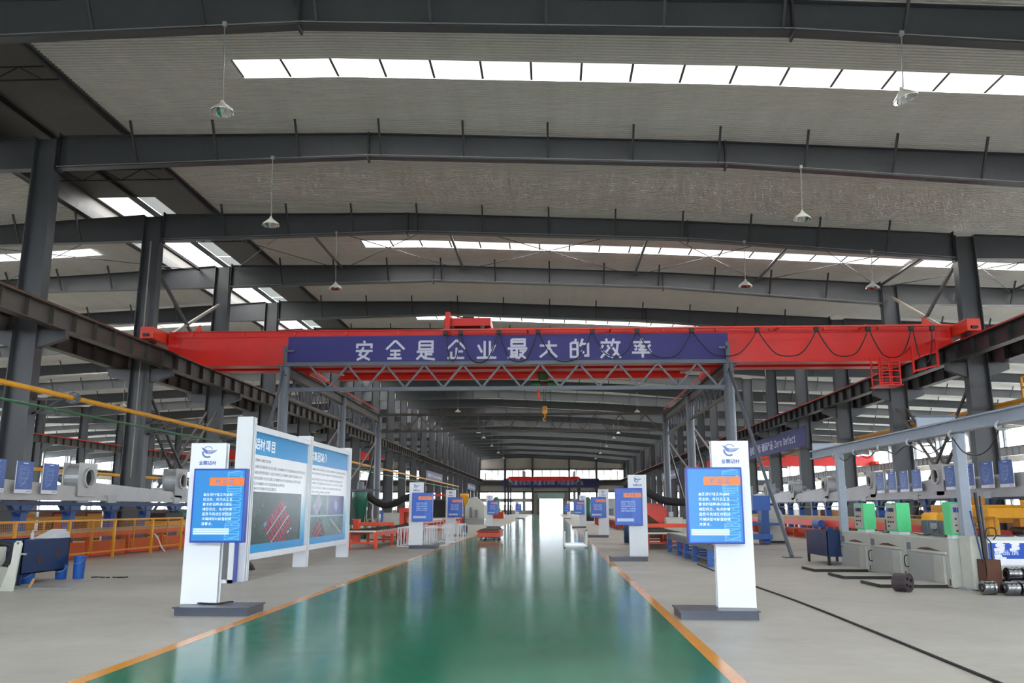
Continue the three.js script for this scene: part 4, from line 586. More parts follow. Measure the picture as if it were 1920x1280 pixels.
// ---------------------------------------------------------------- cooling lines: duct on blue frames with fans, both sides
function fan(x, d, y, s, label, big = 1, galv = M.duct) {                // s = direction the inlet faces along x
  const g = thing('cooling_fan', label, 'fan', [x, y, d], 'fans on the cooling ducts'), k = big;
  const a = Math.PI * 2, spiral = []; for (let i = 0; i <= 22; i++) { const t = -0.5 * Math.PI + i / 22 * 1.5 * Math.PI, r = (0.5 + 0.11 * i / 22) * k; spiral.push([d + Math.cos(t) * r, y + 0.66 * k + Math.sin(t) * r * 0.98]); }
  mb().prism([[d - 0.6 * k, y], [d + 0.6 * k, y], [d + 0.6 * k, y + 1.22 * k], [d - 0.6 * k, y + 1.22 * k]], 'x', x - 0.02, x + 0.02, [Array.from({ length: 20 }, (_, i) => [d + Math.cos(i * a / 20) * 0.3 * k, y + 0.68 * k + Math.sin(i * a / 20) * 0.3 * k])]).build('front_plate', galv, g);
  mb().prism([[d - 0.6 * k, y], [d + 0.6 * k, y], [d + 0.6 * k, y + 1.22 * k], [d - 0.6 * k, y + 1.22 * k]], 'x', x - s * 0.6 * k - 0.02, x - s * 0.6 * k + 0.02).build('back_plate', galv, g);
  const [xa, xb] = s > 0 ? [x - 0.58 * k, x - 0.02] : [x + 0.02, x + 0.58 * k];
  mb().prism(Array.from({ length: 28 }, (_, i) => [d + Math.cos(i * a / 28) * 0.58 * k, y + 0.64 * k + Math.sin(i * a / 28) * 0.58 * k]), 'x', xa, xb, [Array.from({ length: 28 }, (_, i) => [d + Math.cos(i * a / 28) * 0.55 * k, y + 0.64 * k + Math.sin(i * a / 28) * 0.55 * k])]).build('scroll_casing', M.galv, g);
  const ring = mb(); ring.prism(Array.from({ length: 28 }, (_, i) => [d + Math.cos(i * a / 28) * 0.37 * k, y + 0.68 * k + Math.sin(i * a / 28) * 0.37 * k]), 'x', s > 0 ? x + 0.02 : x - 0.1, s > 0 ? x + 0.1 : x - 0.02, [Array.from({ length: 28 }, (_, i) => [d + Math.cos(i * a / 28) * 0.3 * k, y + 0.68 * k + Math.sin(i * a / 28) * 0.3 * k])]); ring.build('inlet_ring', M.ductLight, g);
  mb().rod([x - s * 0.1, y + 0.68 * k, d], [x - s * 0.52, y + 0.68 * k, d], 0.13 * k, 16).build('impeller_hub', M.steelDark, g); for (let i = 0; i < 10; i++) { const t = i * a / 10; mb().bar([x - s * 0.3, y + 0.68 * k + Math.sin(t) * 0.28 * k, d + Math.cos(t) * 0.28 * k], [x - s * 0.48, y + 0.68 * k + Math.sin(t + 0.3) * 0.28 * k, d + Math.cos(t + 0.3) * 0.28 * k], 0.015, 0.12).build('impeller_blade', M.steelDark, g); }
  mb().box(x - s * 0.05, x - s * 0.57 * k, y - 0.2, y + 0.12, d - 0.45 * k, d + 0.3 * k).build('outlet', galv, g); mb().rod([x - s * 0.62 * k, y + 0.66 * k, d], [x - s * 1.05 * k, y + 0.66 * k, d], 0.16 * k, 16).build('motor', M.motor, g);
  return g;
}
function poster(x, y, d, s, k, w, h, label) { const g = thing('poster', label, 'poster', [x, y, d], 'blue posters standing on the cooling ducts'); mb().box(x - 0.012, x + 0.012, y, y + h, d - w / 2, d + w / 2).build('board', M.white, g); plane('printed_face', w, h, M.posters[k % 2], g, [x + s * 0.014, y + h / 2, d], s * Math.PI / 2); return g; }
{
  const g = thing('cooling_duct', 'long pale grey air duct on blue frames behind the left yellow fence', 'duct', [-16, 0, 30]);
  const X0 = -16.75, X1 = -15.5; mb().prism([[18, 1.78], [56, 1.7], [56, 1.95], [35.2, 2.28], [35.2, 2.08], [28.5, 2.3], [28.5, 2.1], [21, 2.34], [18, 2.36]], 'x', X0, X1).build('duct', M.ductLight, g); mb().box(X1 - 0.1, X1 + 0.1, 1.68, 1.8, 18, 56).build('rail', M.ductLight, g); for (const d of [23, 29.4, 34.6, 40, 46]) mb().rbox(X1 - 0.14, X1 + 0.16, 1.62, 1.88, d - 0.28, d + 0.28, 0.01).build('rail_clamp', M.galv, g);
  for (let i = 0; i < 14; i++) { const d = 19.6 + i * 2.6; mb().box(X1 - 0.35, X1 - 0.08, 0, 1.66, d - 0.15, d + 0.15).build('leg', M.blue, g); mb().prism([[d - 0.15, 1.2], [d - 0.65, 1.6], [d + 0.65, 1.6], [d + 0.15, 1.2]], 'x', X1 - 0.3, X1 - 0.12).build('gusset', M.blue, g); } mb().box(X0, X1 - 0.06, 1.52, 1.66, 18, 56).build('top_beam', M.navy, g);
  mb().box(X1 + 0.0, X1 + 0.1, 1.34, 1.39, 18, 56).build('lower_bar', M.black, g);
}
fan(-15.45, 27.85, 1.82, 1, 'large galvanized fan with round inlet on the left cooling duct', 0.9, M.ductLight);
fan(-15.45, 35.1, 1.95, 1, 'galvanized fan half hidden behind the nearest left notice stand', 0.9);
[[23.0, 1.9], [24.3, 1.89], [25.6, 1.89]].forEach(([d, y], i) => poster(-15.38, y - 0.02, d, 1, i, 0.8, 0.92, ['blue poster cut by the left picture edge on the left cooling duct', 'blue poster with light streaks left of the two full ones on the left duct', 'blue poster nearest the round fan inlet on the left duct'][i]));
// conveyor behind the fence
function rollerLine(x0, x1, d0, d1, y, label, o = {}) {
  const g = thing('conveyor', label, 'conveyor', [(x0 + x1) / 2, 0, (d0 + d1) / 2]), mat = o.mat ?? M.orange, n = Math.max(2, Math.round((d1 - d0) / (o.pitch ?? 2.4)));
  for (const x of [x0, x1]) mb().box(x - 0.05, x + 0.05, y - 0.2, y - 0.06, d0, d1).build('side_rail', mat, g);
  for (let i = 0; i <= n; i++) { const d = d0 + 0.08 + i * (d1 - d0 - 0.16) / n; for (const x of [x0, x1]) mb().box(x - 0.05, x + 0.05, 0.02, y - 0.2, d - 0.05, d + 0.05).build('leg', mat, g); mb().box(x0, x1, 0.2, 0.26, d - 0.03, d + 0.03).build('cross_bar', mat, g); }
  if (o.bed) mb().box(x0 - 0.02, x1 + 0.02, y - 0.06, y, d0, d1).build('bed', o.bed, g);
  if (o.rollers) { const m = Math.round((d1 - d0) / o.rollers); for (let i = 0; i < m; i++) mb().rod([x0 - 0.03, y - 0.02, d0 + 0.1 + i * o.rollers], [x1 + 0.03, y - 0.02, d0 + 0.1 + i * o.rollers], 0.035, 10).build('roller', M.steelDark, g); }
  if (o.panels) for (let i = 0; i < n; i++) { const a = d0 + 0.2 + i * (d1 - d0 - 0.16) / n; mb().rbox(x1 - 0.06, x1 + 0.04, 0.02, y * 0.58, a, a + (d1 - d0) / n - 0.35, 0.01).build('side_panel', mat, g); }
  return g;
}
rollerLine(-15.2, -13.85, 18, 52, 0.8, 'long orange conveyor with pale belt behind the yellow fence', { bed: M.tan, panels: true });
{ const g = thing('cut_rail', 'thin pale rail lying along the orange conveyor behind the fence', 'rail', [-13.95, 0.9, 30]); mb().rod([-13.95, 0.825, 18], [-13.95, 0.825, 50], 0.022, 8).build('rail', M.galv, g);
  const y = thing('yellow_press_guard', 'yellow frame stands and guards behind the left conveyor', 'guard', [-19.2, 0, 33]); for (let i = 0; i < 9; i++) { const d = 24 + i * 3.1; mb().box(-19.3, -19.1, 0, 1.5 + (i % 3) * 0.2, d, d + 0.18).build('post', M.yellowDark, y); mb().box(-19.25, -19.15, 1.0, 1.12, d, d + 3.1).build('bar', M.yellow, y); }
  const c = thing('puller_head', 'dark green and yellow puller machine behind the left fence', 'machine', [-14.5, 0.8, 32]); mb().rbox(-14.9, -14.1, 0.8, 0.98, 31, 34, 0.03).build('base', M.yellow, c); mb().rbox(-14.85, -14.2, 0.98, 1.28, 31.2, 32.7, 0.06).build('housing', M.black, c); mb().rod([-14.5, 1.18, 32.7], [-14.5, 1.18, 33.7], 0.18, 18).build('motor', M.machineGreen, c);
  const w = thing('control_cabinet', 'pale control cabinet with red label behind the left conveyor', 'cabinet', [-16.3, 0, 37]); mb().rbox(-16.6, -15.95, 0, 1.4, 36.6, 37.5, 0.02).build('cabinet', M.pale, w); mb().box(-15.95, -15.93, 0.9, 1.3, 36.75, 37.35).build('door', M.cream, w); mb().box(-15.935, -15.92, 1.1, 1.2, 36.9, 37.2).build('label_plate', M.red, w);
}
// ---------------------------------------------------------------- middle left
{
  rollerLine(-7.25, -6.3, 30.65, 43.5, 0.66, 'orange roller table with pale bed left of the second stand', { bed: M.belt, rollers: 0.42, pitch: 3.1 });
  const g = thing('tie_beam', 'orange beam lying on blocks across the roller table on the left', 'beam', [-7.4, 0.7, 36]); mb().rbox(-8.2, -6.55, 0.72, 0.86, 35.6, 35.85, 0.02).build('beam', M.orange, g); mb().rbox(-8.25, -8.0, 0.02, 1.0, 35.5, 35.9, 0.02).build('upright', M.orange, g); mb().box(-6.72, -6.6, 0.66, 0.72, 35.62, 35.83).build('block', M.orangeDark, g);
  const c = thing('dust_cyclone', 'dark green cyclone dust collector beside the display board', 'cyclone', [-9.2, 0, 41]);
  mb().lathe([[0, 2.25], [0.36, 2.25], [0.4, 2.2], [0.4, 1.82], [0.36, 1.78], [0.36, 1.5], [0.3, 1.45], [0.2, 0.75], [0.2, 0.72], [0, 0.72]], [-9.2, 0, 41], 26).build('cone', M.machineGreen, c); mb().rod([-9.2, 2.25, 41], [-9.2, 2.7, 41], 0.16, 16).build('outlet_pipe', M.motor, c); mb().box(-9.75, -8.2, 2.24, 2.34, 40.6, 40.7).build('support_bar', M.gantry, c); for (const x of [-9.55, -8.85]) mb().box(x - 0.03, x + 0.03, 0, 1.5, 40.7, 40.76).build('leg', M.machineGreen, c); mb().rbox(-9.6, -8.8, 0, 0.5, 40.7, 41.4, 0.03).build('dust_bin', M.machineGreen, c); mb().tube([[-8.78, 1.75, 41], [-8.6, 1.6, 41], [-8.62, 1.2, 41], [-8.55, 0.7, 41]], 0.04, 16, 8).build('white_hose', M.cream, c);
  const h = thing('exhaust_hose', 'thick black ribbed exhaust hose sagging left of the second left stand', 'hose', [-7.8, 1.7, 41]); mb().tube([[-8.85, 2.05, 41], [-8.5, 1.78, 41], [-8.0, 1.58, 41], [-7.5, 1.68, 41], [-7.1, 1.9, 41], [-6.5, 2.0, 41], [-5.9, 1.98, 41]], 0.16, 60, 14).build('hose', M.rubber, h);
  const rib = mb(); const cv = new THREE.CatmullRomCurve3([[-8.85, 2.05, 41], [-8.5, 1.78, 41], [-8.0, 1.58, 41], [-7.5, 1.68, 41], [-7.1, 1.9, 41], [-6.5, 2.0, 41], [-5.9, 1.98, 41]].map(P)); for (let i = 0; i < 60; i++) { const t = i / 60, p = cv.getPointAt(t), u = cv.getTangentAt(t), r = new THREE.TorusGeometry(0.163, 0.012, 5, 14); r.applyQuaternion(new THREE.Quaternion().setFromUnitVectors(new THREE.Vector3(0, 0, 1), u)); r.translate(p.x, p.y, p.z); rib.add(r); } rib.build('hose_rib', M.black, h);
  const k = thing('control_cabinet', 'low pale grey cabinet behind the orange roller table on the left', 'cabinet', [-7.9, 0, 42]); mb().rbox(-8.3, -7.45, 0, 1.22, 41.8, 42.6, 0.02).build('cabinet', M.pale, k); mb().box(-8.25, -7.9, 0.1, 1.15, 41.785, 41.8).build('door', M.cream, k); mb().box(-7.86, -7.5, 0.1, 1.15, 41.785, 41.8).build('door', M.cream, k); mb().rbox(-8.33, -8.22, 0.8, 1.35, 41.7, 41.78, 0.01).build('blue_box', M.bright, k);
  const p = thing('saw_machine', 'bright orange saw machine frame behind the second left stand', 'machine', [-7.2, 0, 42.5]); mb().box(-7.45, -7.25, 0, 1.4, 42, 42.5).box(-6.6, -6.4, 0, 1.4, 42, 42.5).box(-7.5, -6.3, 1.25, 1.45, 41.95, 42.55).build('frame', M.redLamp, p); mb().box(-7.25, -6.6, 0.3, 1.25, 42.3, 42.4).build('back_plate', M.orangeDark, p); mb().rod([-6.9, 0.85, 42.1], [-6.9, 0.85, 42.3], 0.22, 20).build('saw_wheel', M.yellowDark, p); mb().rbox(-7.2, -6.65, 0.45, 0.62, 42.02, 42.3, 0.02).build('clamp', M.rust, p);
  const f = thing('worktable_legs', 'row of tan bundles stacked behind the cyclone on the left', 'bundles', [-8.8, 0, 44]); for (let i = 0; i < 5; i++) mb().rod([-9.6 + i * 0.42, 0.02, 44.2], [-9.6 + i * 0.42, 0.85, 44.2], 0.13, 14).build('roll', M.tan, f);
  const rl = mb().bar([-10.2, 0.88, 43.4], [-7.6, 0.93, 43.4], 0.04).build('handrail', M.galv); tag(rl, 'thin pale handrail in front of the tan bundles on the left', 'rail');
}
// pale metal racks, cart, basket
function rack(x, d, w, l, h, label) { const g = thing('metal_rack', label, 'rack', [x, 0, d], 'pale racks before the left stands'); const t = 0.035; for (const xx of [x, x + w]) { for (const y of [0.04, h]) mb().bar([xx, y, d], [xx, y, d + l], t).build('long_bar', M.white, g); const n = 5; for (let i = 0; i <= n; i++) mb().bar([xx, 0.04, d + i * l / n], [xx, h, d + i * l / n], t).build('upright', M.white, g); for (let i = 0; i < 3; i++) mb().bar([xx, 0.04, d + (i * 2 + 0.2) * l / 6], [xx, h, d + (i * 2 + 1) * l / 6], 0.022).build('diagonal', M.white, g); } for (const y of [0.04, h]) for (const dd of [d, d + l]) mb().bar([x, y, dd], [x + w, y, dd], t).build('end_bar', M.white, g); return g; }
rack(-5.78, 32.3, 1.0, 3.4, 0.72, 'pale steel rack standing behind the second left stand');
rack(-4.95, 33.4, 0.85, 3.0, 0.7, 'pale steel rack right of the second left stand with offcuts inside'); rack(-4.7, 37.0, 0.62, 3.6, 0.72, 'pale steel rack nearest the orange line before the third left stand');
{ const g = mb(); for (let i = 0; i < 46; i++) { const x = rnd(-4.9, -4.15), d = rnd(33.5, 36.3), a = rnd(3), l = rnd(0.15, 0.4); g.bar([x, 0.05 + rnd(0.16), d], [x + Math.cos(a) * l, 0.05 + rnd(0.16), d + Math.sin(a) * l], 0.03, 0.02); } tag(g.build('aluminium_offcuts', M.alu), 'heap of shiny aluminium offcuts inside the pale rack', 'offcuts', null, 'stuff'); }
{
  const g = thing('transfer_cart', 'low orange transfer cart with roller top standing on the green aisle', 'cart', [-3, 0, 42]);
  mb().rbox(-3.45, -2.45, 0.1, 0.36, 40, 43.2, 0.03).build('body', M.orange, g); mb().rbox(-3.5, -2.4, 0.36, 0.42, 39.95, 43.25, 0.015).build('deck', M.orangeDark, g); for (let i = 0; i < 10; i++) mb().rod([-3.4, 0.43, 40.1 + i * 0.33], [-2.5, 0.43, 40.1 + i * 0.33], 0.035, 10).build('roller', M.steelDark, g);
  for (const x of [-3.3, -2.6]) for (const d of [40.35, 42.8]) mb().rod([x - 0.05, 0.1, d], [x + 0.05, 0.1, d], 0.095, 16).build('wheel', M.white, g);
  const b = thing('aluminium_basket', 'open aluminium basket standing on the aisle near the right yellow line', 'basket', [0.85, 0, 33.2]);
  for (const x of [0.46, 1.27]) { for (const d of [32.2, 33.3, 34.4]) mb().rbox(x - 0.025, x + 0.025, 0.03, 0.62, d - 0.025, d + 0.025, 0.004).build('post', M.white, b); mb().bar([x, 0.6, 32.2], [x, 0.6, 34.4], 0.05).build('top_bar', M.white, b); mb().bar([x, 0.06, 32.2], [x, 0.06, 34.4], 0.05).build('bottom_bar', M.white, b); mb().box(x - 0.008, x + 0.008, 0.08, 0.58, 33.35, 34.35).build('side_sheet', M.galv, b); for (const d of [32.2, 34.4]) mb().rod([x, 0.0, d], [x, 0.04, d], 0.03, 10).build('foot', M.black, b); }
  for (const d of [32.2, 34.4]) mb().bar([0.46, 0.06, d], [1.27, 0.06, d], 0.06).build('end_bar', M.white, b); for (let i = 0; i < 9; i++) mb().bar([0.5, 0.1, 32.4 + i * 0.22], [1.23, 0.1, 32.4 + i * 0.22], 0.04, 0.03).build('floor_slat', M.alu, b);
  for (const x of [0.46, 1.27]) mb().rbox(x - 0.03, x + 0.03, 0.62, 0.66, 32.16, 32.24, 0.01).build('corner_cap', M.black, b);
}
// rows of red run-out conveyors deeper on both sides
[[-8.6, -7.4, 47, 58, 0.75, 'nearest red run-out conveyor right of the second left stand'], [-8.9, -7.7, 60, 72, 0.78, 'second red run-out conveyor beyond the third left stand'], [-9.4, -8.0, 75, 92, 0.8, 'farthest red run-out conveyor toward the white rounded machine'], [4.6, 6.0, 44, 56, 0.75, 'nearest red run-out conveyor between the right stands'], [4.4, 5.6, 58, 72, 0.78, 'red run-out conveyor behind the third right stand'], [3.9, 5.2, 73.5, 78.6, 0.8, 'farthest red run-out conveyor on the right side']].forEach(([a, b, c, d, y, l]) => rollerLine(a, b, c, d, y, l, { mat: M.orangeDark, panels: true, bed: M.belt, pitch: 2 }));
{
  const g = thing('stretcher_head', 'white rounded stretcher machine behind the third left stand', 'machine', [-7, 0, 78]); mb().prism([[-8.0, 0.5], [-8.0, 1.6], [-7.55, 2.3], [-6.95, 2.45], [-6.3, 1.95], [-6.05, 1.55], [-6.05, 0.5]], 'd', 77.4, 78).prism([[-8.0, 0.5], [-8.0, 1.6], [-7.55, 2.3], [-6.95, 2.45], [-6.3, 1.95], [-6.05, 1.55], [-6.05, 0.5]], 'd', 78.6, 79.2).build('side_plate', M.pale, g); mb().box(-7.9, -6.1, 0, 0.6, 77.5, 79.1).build('base', M.galv, g); mb().box(-7.4, -7.2, 0.6, 1.5, 77.2, 77.4).box(-6.9, -6.7, 0.6, 1.3, 77.2, 77.4).build('clamp', M.motor, g);
  const r = thing('stretcher_head', 'grey stretcher machine behind the third right stand', 'machine', [5.2, 0, 80]); mb().prism([[4.3, 0], [6.2, 0], [6.2, 1.7], [5.8, 2.2], [4.9, 2.2], [4.3, 1.5]], 'd', 79.4, 80.4).build('side_plate', M.galv, r); mb().box(4.7, 5.6, 0.6, 1.4, 79.2, 79.4).build('clamp', M.motor, r);
  const y = thing('yellow_hopper', 'small yellow hook hopper hanging right of the third left stand', 'hook', [-5.3, 1.7, 52]); mb().lathe([[0, 0], [0.1, 0.0], [0.22, 0.3], [0.28, 0.55], [0.26, 0.7], [0, 0.72]], [-5.3, 1.6, 52], 16).build('body', M.yellow, y); mb().rod([-5.3, 0.4, 52], [-5.3, 1.6, 52], 0.04, 8).build('stem', M.steelDark, y); mb().rbox(-5.5, -5.1, 0, 0.4, 51.8, 52.2, 0.03).build('foot', M.navy, y);
  const o = thing('stacker', 'dark orange and yellow stacker machine between second and third left stands', 'machine', [-8.8, 0, 62]); mb().rbox(-9.8, -7.2, 0.8, 2.0, 60, 61.5, 0.05).build('housing', M.rubber, o); mb().box(-9.9, -9.7, 0, 2.4, 59.8, 60).box(-7.3, -7.1, 0, 2.4, 59.8, 60).box(-9.9, -7.1, 2.25, 2.4, 59.8, 60).build('frame', M.orangeDark, o); mb().box(-9.95, -9.6, 0.2, 2.3, 59.5, 59.7).build('guard', M.yellow, o);
  const dk = thing('green_column_machine', 'tall dark green machine far left before the end windows', 'machine', [-7.8, 0, 122]); mb().lathe([[0, 0], [0.7, 0], [0.7, 1.2], [0.5, 1.5], [0.5, 2.6], [0.2, 3], [0, 3]], [-7.9, 0, 122], 18).build('body', M.machineGreen, dk); mb().rbox(-9, -6.8, 0, 0.9, 121, 123, 0.05).build('base', M.orangeDark, dk);
  const dl = thing('green_column_machine', 'dark green machine far right between fourth and third stands', 'machine', [4.1, 0, 100]); mb().lathe([[0, 0], [0.6, 0], [0.6, 1.2], [0.45, 1.5], [0.45, 2.3], [0.2, 2.7], [0, 2.7]], [4.1, 0, 100], 18).build('body', M.machineGreen, dl); mb().rbox(3.4, 4.8, 0, 0.6, 99, 101, 0.05).build('base', M.black, dl);
}

// ---------------------------------------------------------------- right side
{ // blue roller bench and orange table
  const g = thing('blue_bench', 'long blue steel bench with grey sides left of the nearest right stand', 'bench', [4.4, 0, 25.8]);
  for (const x of [3.95, 4.85]) mb().box(x - 0.04, x + 0.04, 0.42, 0.62, 21.9, 29.7).build('side_panel', M.gantry, g); mb().box(3.95, 4.85, 0.55, 0.6, 21.9, 29.7).build('top', M.belt, g); for (const d of [22.05, 24.4, 25.9, 27.35, 29.55]) { for (const x of [3.95, 4.85]) mb().box(x - 0.07, x + 0.07, 0, 0.42, d - 0.07, d + 0.07).build('leg', M.bright, g); mb().box(3.95, 4.85, 0.14, 0.19, d - 0.03, d + 0.03).build('cross_bar', M.blue, g); } for (const x of [3.95, 4.85]) mb().box(x - 0.03, x + 0.03, 0.15, 0.21, 22, 29.6).build('lower_rail', M.blue, g);
  rollerLine(3.4, 4.6, 31, 37, 0.6, 'orange roller table behind the blue bench on the right', { mat: M.orangeDark, rollers: 0.35, bed: M.belt, pitch: 2.9 });
  const b = thing('tie_beam', 'orange beam across the line behind the blue bench', 'beam', [4.6, 0.7, 33]); mb().rbox(3.3, 6.0, 0.72, 0.86, 33.2, 33.45, 0.02).build('beam', M.orange, b); for (const x of [3.5, 5.8]) mb().box(x - 0.06, x + 0.06, 0, 0.72, 33.25, 33.4).build('post', M.orange, b);
  const h = thing('saw_machine', 'bright orange hopper shaped saw housing right of the second right stand', 'machine', [4.2, 0, 37.5]); mb().prism([[3.6, 0.7], [4.9, 0.7], [4.9, 1.45], [4.55, 1.65], [3.6, 1.65]], 'd', 37.2, 38.2).build('housing', M.redLamp, h); mb().prism([[3.85, 0.8], [4.6, 0.8], [3.85, 1.35]], 'd', 37.16, 37.2).build('opening', M.rust, h); for (const x of [3.7, 4.8]) mb().box(x - 0.06, x + 0.06, 0, 0.7, 37.4, 38).build('leg', M.orange, h);
  const c = thing('control_cabinet', 'pale low cabinet right of the orange saw housing', 'cabinet', [5, 0, 35.6]); mb().rbox(4.62, 5.32, 0, 1.08, 35.4, 36, 0.02).build('cabinet', M.pale, c); mb().rbox(4.78, 4.95, 1.08, 1.3, 35.5, 35.8, 0.02).build('top_box', M.galv, c); mb().box(4.68, 5.26, 0.1, 1.0, 35.38, 35.4).build('door', M.cream, c);
  const e = thing('exhaust_hose', 'thick black exhaust hose sloping down behind the right gantry post', 'hose', [5, 1.9, 36.8]); mb().tube([[3.2, 2.5, 36.8], [4.0, 2.15, 36.8], [4.7, 1.78, 36.8], [5.3, 1.7, 36.8], [6.2, 1.7, 36.8], [7.2, 1.75, 36.8]], 0.17, 50, 14).build('hose', M.rubber, e);
  const k = thing('drum_stack', 'red and pale crates stacked behind the blue bench', 'crates', [5.6, 0, 31]); mb().rbox(5.3, 6.3, 0.45, 0.85, 30.6, 31.3, 0.02).build('crate', M.tan, k); mb().rbox(5.3, 6.3, 0.02, 0.44, 30.6, 31.3, 0.02).build('crate', M.orangeDark, k); const bl = thing('gas_bottle', 'blue bottle standing on the crates behind the blue bench', 'bottle', [5.75, 0.85, 31]); mb().lathe([[0, 0], [0.11, 0], [0.11, 0.26], [0.05, 0.34], [0.05, 0.4], [0, 0.4]], [5.75, 0.85, 31], 16).build('body', M.bright, bl);
  const d = thing('waste_drum', 'dark blue drum beside the second right stand', 'drum', [3.2, 0, 36.5]); mb().lathe([[0, 0.02], [0.2, 0.02], [0.21, 0.3], [0.2, 0.32], [0.21, 0.62], [0.2, 0.64], [0.2, 0.93], [0, 0.93]], [3.2, 0, 36.5], 22).build('body', M.navy, d); mb().lathe([[0, 0.96], [0.21, 0.96], [0.215, 0.92], [0.2, 0.92]], [3.2, 0, 36.5], 22).build('lid', M.blue, d);
}
{ // blue machine with pale console, long red line, blue box
  const g = thing('billet_shear', 'bright blue machine frame behind the nearest right stand', 'machine', [8.6, 0, 36]); mb().box(8.2, 8.9, 1.35, 1.95, 35.6, 36.6).build('head', M.bright, g); mb().box(8.55, 8.85, 0.02, 1.4, 35.7, 36.4).build('column', M.blue, g); mb().box(7.7, 9.3, 0.75, 0.85, 35.6, 36.6).build('table', M.blue, g); mb().box(7.8, 8.1, 0, 0.75, 35.7, 36.4).build('leg', M.blue, g); mb().box(8.0, 8.9, 0.2, 0.4, 35.5, 36.5).build('shelf', M.bright, g); mb().rod([8.05, 0.85, 36], [8.05, 1.35, 36], 0.08, 12).build('cylinder', M.galv, g);
  const c = thing('operator_console', 'tall pale console with sloping desk beside the blue machine', 'console', [9.4, 0, 37.2]); mb().prism([[9.05, 0.1], [9.75, 0.1], [9.75, 1.05], [9.5, 1.55], [9.05, 1.55]], 'd', 36.8, 37.6).build('cabinet', M.pale, c); mb().box(9.05, 9.78, 0, 0.1, 36.78, 37.62).build('plinth', M.black, c); mb().box(9.1, 9.45, 1.0, 1.45, 36.785, 36.8).build('panel', M.cream, c);
  const L = thing('conveyor', 'long red run-out line with pale planks behind the blue box on the right', 'conveyor', [13, 0, 44]); mb().box(12.6, 13.6, 0.9, 1.06, 30, 58).build('plank_bed', M.tan, L); mb().box(12.5, 12.62, 0.62, 0.9, 30, 58).build('side_rail', M.redLamp, L); mb().box(12.2, 12.3, 0.25, 0.5, 30, 52).build('lower_rail', M.orangeDark, L); for (let i = 0; i < 13; i++) { const d = 30.5 + i * 2.1; mb().box(12.5, 12.62, 0, 0.62, d - 0.08, d + 0.08).build('leg', M.orangeDark, L); mb().box(12.0, 12.55, 0.05, 0.45, d + 0.6, d + 0.72).build('bracket', M.orangeDark, L); } mb().rod([12.25, 0.75, 40], [12.25, 0.75, 41], 0.16, 16).build('motor', M.bright, L);
  const b = thing('blue_bin', 'dark blue open steel bin on legs left of the jib frame', 'bin', [7.5, 0, 23.6]); for (const [x0, x1, a, e] of [[7.08, 7.1, 22.76, 24.56], [7.88, 7.9, 22.76, 24.56], [7.08, 7.9, 22.76, 22.78], [7.08, 7.9, 24.54, 24.56]]) mb().box(x0, x1, 0.22, 0.86, a, e).build('side', M.navy, b); mb().box(7.1, 7.88, 0.22, 0.24, 22.78, 24.54).build('bottom', M.navy, b); for (const x of [7.11, 7.87]) for (const d of [22.79, 24.53]) mb().box(x - 0.03, x + 0.03, 0, 0.22, d - 0.03, d + 0.03).build('leg', M.black, b);
}
